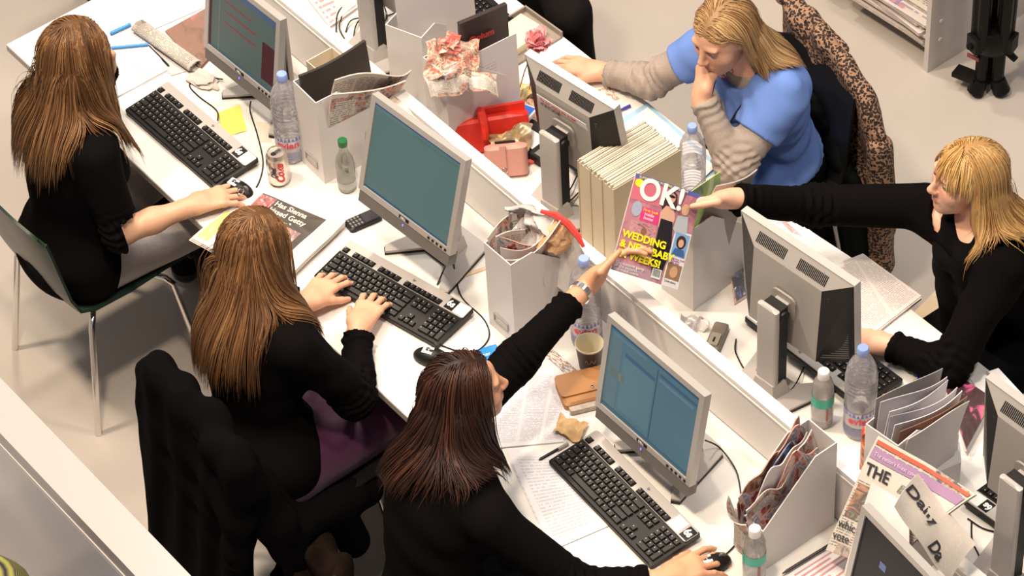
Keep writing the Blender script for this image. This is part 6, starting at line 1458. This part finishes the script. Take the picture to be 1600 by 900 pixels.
def mshape(name, pts, m, z=.001):
    b = MB(); n = len(pts); b.add([mf(u, v, z) for u, v in pts], [tuple(range(n))]); b.add([mf(u, v, z-.0003) for u, v in pts], [tuple(range(n-1, -1, -1))]); return b.build(name, m, t)
mp('top_strip', 0, 1, .955, 1.0, mat('strip_blue', (.10, .12, .42), .4)); mt('SUMMER ISSUE PICTURE EXCLUSIVE', .05, .965, .0095, YEL)
mp('pink_block', .0, .52, .74, .95, mat('ok_pink', (.62, .16, .22), .4)); 
def disc(name, u, v, ru, rv, m, z=.0012, n=16): return mshape(name, [(u+ru*math.cos(i*2*math.pi/n), v+rv*math.sin(i*2*math.pi/n)) for i in range(n)], m, z)
disc('yellow_dot', .075, .915, .06, .042, YEL, .0014)
mt('OK!', .09, .775, .082, WINK, bold=.0022, z=.0020, squash=.95)
mp('magenta_box', .20, .47, .56, .70, mat('magenta', (.72, .05, .22), .4)); mt('First look', .22, .66, .012, YEL, z=.0016); mt('inside', .25, .62, .013, WINK, z=.0016); mt('home', .25, .58, .013, WINK, z=.0016)
SK = mat('print_skin', (.72, .42, .30), .4); BK = mat('print_black', (.018, .015, .02), .4); HB = mat('print_hair', (.06, .03, .025), .4); HY = mat('print_blond', (.66, .46, .22), .4)
mshape('printed_hair', [(.44, .80), (.47, .90), (.55, .95), (.64, .92), (.68, .80), (.66, .72), (.60, .76), (.48, .72)], HB, .0012); disc('printed_face', .575, .87, .052, .050, SK, .0018); disc('printed_glasses', .575, .885, .045, .014, BK, .0022)
mshape('printed_figure', [(.46, .70), (.52, .78), (.64, .78), (.69, .68), (.67, .55), (.48, .55)], SK, .0016); mshape('printed_dress', [(.49, .64), (.67, .64), (.74, .40), (.70, .05), (.56, .05), (.50, .30)], BK, .0019)
disc('printed_hair', .81, .80, .06, .06, HY, .0014); disc('printed_face', .80, .79, .038, .040, SK, .0018); mshape('printed_figure', [(.72, .72), (.88, .74), (.92, .58), (.80, .50), (.70, .58)], mat('print_grey', (.48, .52, .56), .4), .0017)
disc('printed_face', .30, .46, .04, .04, mat('print_dark_skin', (.28, .12, .07), .4), .0016); mp('inset_picture', .10, .48, .40, .54, picture_mat('inset', [(.30, .12, .14), (.60, .32, .34), (.20, .08, .10)], 4), .0010)
disc('printed_figure', .13, .66, .07, .08, mat('print_bluegrey', (.38, .42, .52), .4), .0011)
mt('WEDDING', .02, .350, .0275, YEL, z=.0034, bold=.0010); mt('& NEW BABY', .02, .250, .0275, YEL, z=.0034, bold=.0010); mt('IN WEEKS!', .02, .150, .0275, YEL, z=.0034, bold=.0010)
mp('white_foot', .0, .60, .0, .11, mat('cover_mauve', (.45, .28, .34), .4)); 
for i in range(3): mt(('The truth about that summer', 'PLUS all the party pictures', 'and much more inside'), 0, 0, .01, WINK) if False else mt(('The summer party', 'all the pictures', 'and much more')[i], .03, .075-.032*i, .0115, WINK, z=.0016)
mp('side_panel', .74, 1.0, .0, .58, mat('panel_white', (.80, .78, .80), .4), .0014); mp('side_picture', .76, .98, .32, .56, mat('sky_print', (.22, .42, .70), .4), .0020); disc('printed_hair', .87, .47, .075, .07, HB, .0026); disc('printed_face', .87, .46, .042, .042, SK, .0031); mshape('printed_figure', [(.77, .33), (.80, .40), (.94, .40), (.97, .33)], mat('print_navy', (.06, .14, .34), .4), .0028)
mp('side_picture', .76, .98, .08, .24, mat('print_brown', (.32, .18, .10), .4), .0020); disc('printed_face', .87, .16, .06, .06, mat('print_tan', (.62, .38, .22), .4), .0026)
for i in range(3): mt(('The new look', 'at twenty', 'page nine')[i], .77, .285-.022*i, .0085, mat('print_mauve', (.40, .10, .30), .5), z=.0020)
mt('Love story', .77, .045, .0085, INK, z=.0020); mp('barcode', .56, .70, .04, .14, mat('barcode_white', (.80, .80, .80), .4), .0020)
for i in range(9): mp('bar', .575+.0125*i, .575+.0125*i+.005, .06, .13, INK, .0026, 1)

# ============================================================ far background: shelf unit, tripod
q = at(1449, 114, 0); t = thing('shelf_unit', 'white shelf unit with stacked newspapers at the top right', 'shelf', (q.x, q.y, 0)); SH = mat('shelf_white', (.60, .56, .53), .45)
b = MB(); b.box((-.010, .225, .55), (.020, .45, 1.10)); b.build('side_panel', SH, t); b = MB(); b.box((-1.40, .225, .55), (.020, .45, 1.10)); b.build('side_panel', SH, t)
b = MB(); b.box((-.705, .235, .085), (1.37, .43, .020)); b.build('shelf_board', SH, t); b = MB(); b.box((-.705, .235, .50), (1.37, .43, .020)); b.build('shelf_board', SH, t); b = MB(); b.box((-.705, .445, .55), (1.37, .010, 1.1)); b.build('back_board', SH, t)
for z_ in (.12, .20): b = MB(); b.lathe([(.008, 0), (.007, .002), (.0001, .0025)], 12, Matrix.Translation((.0, .05, z_)) @ Matrix.Rotation(math.pi/2, 4, 'Y'), cap=False); b.build('screw_cap', WHITE, t)
rg = rnd(77); PR = [print_mat('news_a', (.66, .60, .54), (.20, .18, .18), 30, 3, 30, .6), print_mat('news_b', (.62, .56, .52), (.16, .14, .24), 20, 2, 20, .6, pics=.2, piccol=((.6, .3, .25), (.2, .2, .4))), NEWS]
sh_z = .097
for s_ in range(3):
    zz = sh_z; xc = q.x-.22-.42*s_
    for i in range(9):
        hh = .010+.006*rg.random(); b = MB(); dx, dy, a = rg.uniform(-.02, .02), rg.uniform(-.035, .03), rg.uniform(-.10, .10)
        b.rbox((0, 0, hh/2), (.36, .40, hh), .006, 2); o = b.build('newspaper', PR[(i+s_) % 3], None, (xc+dx, q.y+.235+dy-.02, zz), (0, 0, a))
        tag(o, 'folded newspaper on the low shelf, %s of the %s pile' % (('lowest', 'second from the bottom', 'third from the bottom', 'fourth from the bottom', 'in the middle', 'fourth from the top', 'third from the top', 'second from the top', 'topmost')[i], ('right hand', 'middle', 'left hand')[s_]), 'newspaper', 'newspapers piled on the low shelf'); zz += hh+.0005
        if s_ == 0: top_paper = o; ztop = zz
text('Mail', .07, Matrix.Translation((q.x-.33, q.y+.16, ztop+.002)) @ Matrix.Rotation(R(8), 4, 'Z'), mat('navy_print', (.08, .07, .25), .6), None, name='newspaper_title'); ti = bpy.data.objects['newspaper_title']; ti.parent = top_paper; ti.matrix_parent_inverse = top_paper.matrix_basis.inverted()
p = at(1543, 140, 0); t = thing('tripod', 'folded black camera tripod standing at the top right', 'tripod', (p.x, p.y, 0)); TB = mat('tripod_black', (.006, .006, .006), .45, spec=.15); c_ = V(0, 0, 0)
for i in range(3):
    a = R(20+120*i); dx, dy = .045*math.cos(a), .045*math.sin(a)
    for k in (-1, 1):
        ox, oy = -math.sin(a)*.016*k, math.cos(a)*.016*k
        b = MB(); b.tube([(dx*1.1+ox, dy*1.1+oy, .22), (dx*1.3+ox, dy*1.3+oy, 1.2)], .020, 8); b.build('leg_tube', TB, t)
    b = MB(); b.tube([(dx*.7, dy*.7, .02), (dx*.8, dy*.8, .5)], .020, 8); b.build('leg', TB, t)
    b = MB(); b.box((dx*1.1, dy*1.1, .235), (.065, .050, .06), rz=a); b.build('leg_clamp', TB, t)
    b = MB(); b.tube([(dx, dy, .20), (dx*2.0, dy*2.0, .17+.03*i)], [.014, .011], 8); b.build('lever', TB, t)
    b = MB(); b.tube([(dx*.7, dy*.7, .06), (dx*1.1, dy*1.1, .014)], [.026, .030], 10); b.build('foot', TB, t)
b = MB(); b.lathe([(.055, .19), (.062, .20), (.062, .27), (.055, .28)], 18); b.build('collar', TB, t)
b = MB(); b.box((-.055, -.05, .06), (.08, .05, .018), rz=.3); b.build('strap_clip', TB, t); b = MB(); b.box((-.02, -.060, .165), (.045, .004, .016), rz=.2); b.build('badge', mat('badge_red', (.25, .04, .04), .4), t)

# ============================================================ sub-parts under the part they belong to (all share the thing's frame)
UNDER = {'screen_window': 'screen', 'iris': 'eye', 'vent_slots': 'rear_shell', 'address_label': 'rear_shell', 'grille_slats': 'side_grille', 'hinge': 'neck', 'base_pad': 'base', 'base_collar': 'base', 'power_light': 'speaker_bar', 'mountain_print': 'label_band', 'label_mark': 'label_band', 'stud': 'flap', 'ring_pull': 'can_body', 'opening': 'can_body', 'printed_glasses': 'cover', 'printed_face': 'cover', 'printed_hair': 'cover', 'printed_figure': 'cover', 'printed_dress': 'cover', 'side_picture': 'cover', 'side_panel': 'cover', 'inset_picture': 'cover', 'barcode': 'cover', 'bar': 'cover', 'magenta_box': 'cover', 'pink_block': 'cover', 'top_strip': 'cover', 'yellow_dot': 'cover', 'white_foot': 'cover', 'bangle': 'jumper', 'print_mark': 'cup_wall', 'slot': 'top_plate', 'zip_opening': 'body'}
for t in [o for o in COL.objects if o.parent is None and o.type == 'EMPTY']:
    ch = list(t.children); base = {}
    for c in ch: base.setdefault(c.name.split('.')[0], []).append(c)
    isid = lambda o: o.matrix_basis == Matrix.Identity(4)
    for c in ch:
        nm = c.name.split('.')[0]; tgt = UNDER.get(nm)
        if nm == 'lettering': tgt = 'badge' if 'badge' in base and 'bezel' in base else 'cover' if 'cover' in base else 'label_band' if 'label_band' in base else 'can_body' if 'can_body' in base else 'page' if 'page' in base else 'black_sticker' if ('black_sticker' in base and c.data.name.startswith('lettering') and len(base['lettering']) > 1 and c == base['lettering'][0]) else 'top_strip' if 'top_strip' in base and 'key' in base else 'white_sticker' if 'white_sticker' in base else None
        if nm == 'top_strip' and 'cover' not in base: continue
        if nm == 'base_collar' and 'base' not in base: continue
        if tgt and tgt in base and isid(c):
            ps = base[tgt]; i = base[nm].index(c); p = ps[min(i, len(ps)-1)] if nm in ('iris', 'grille_slats') else ps[-1]
            if isid(p) and p.parent == t: c.parent = p
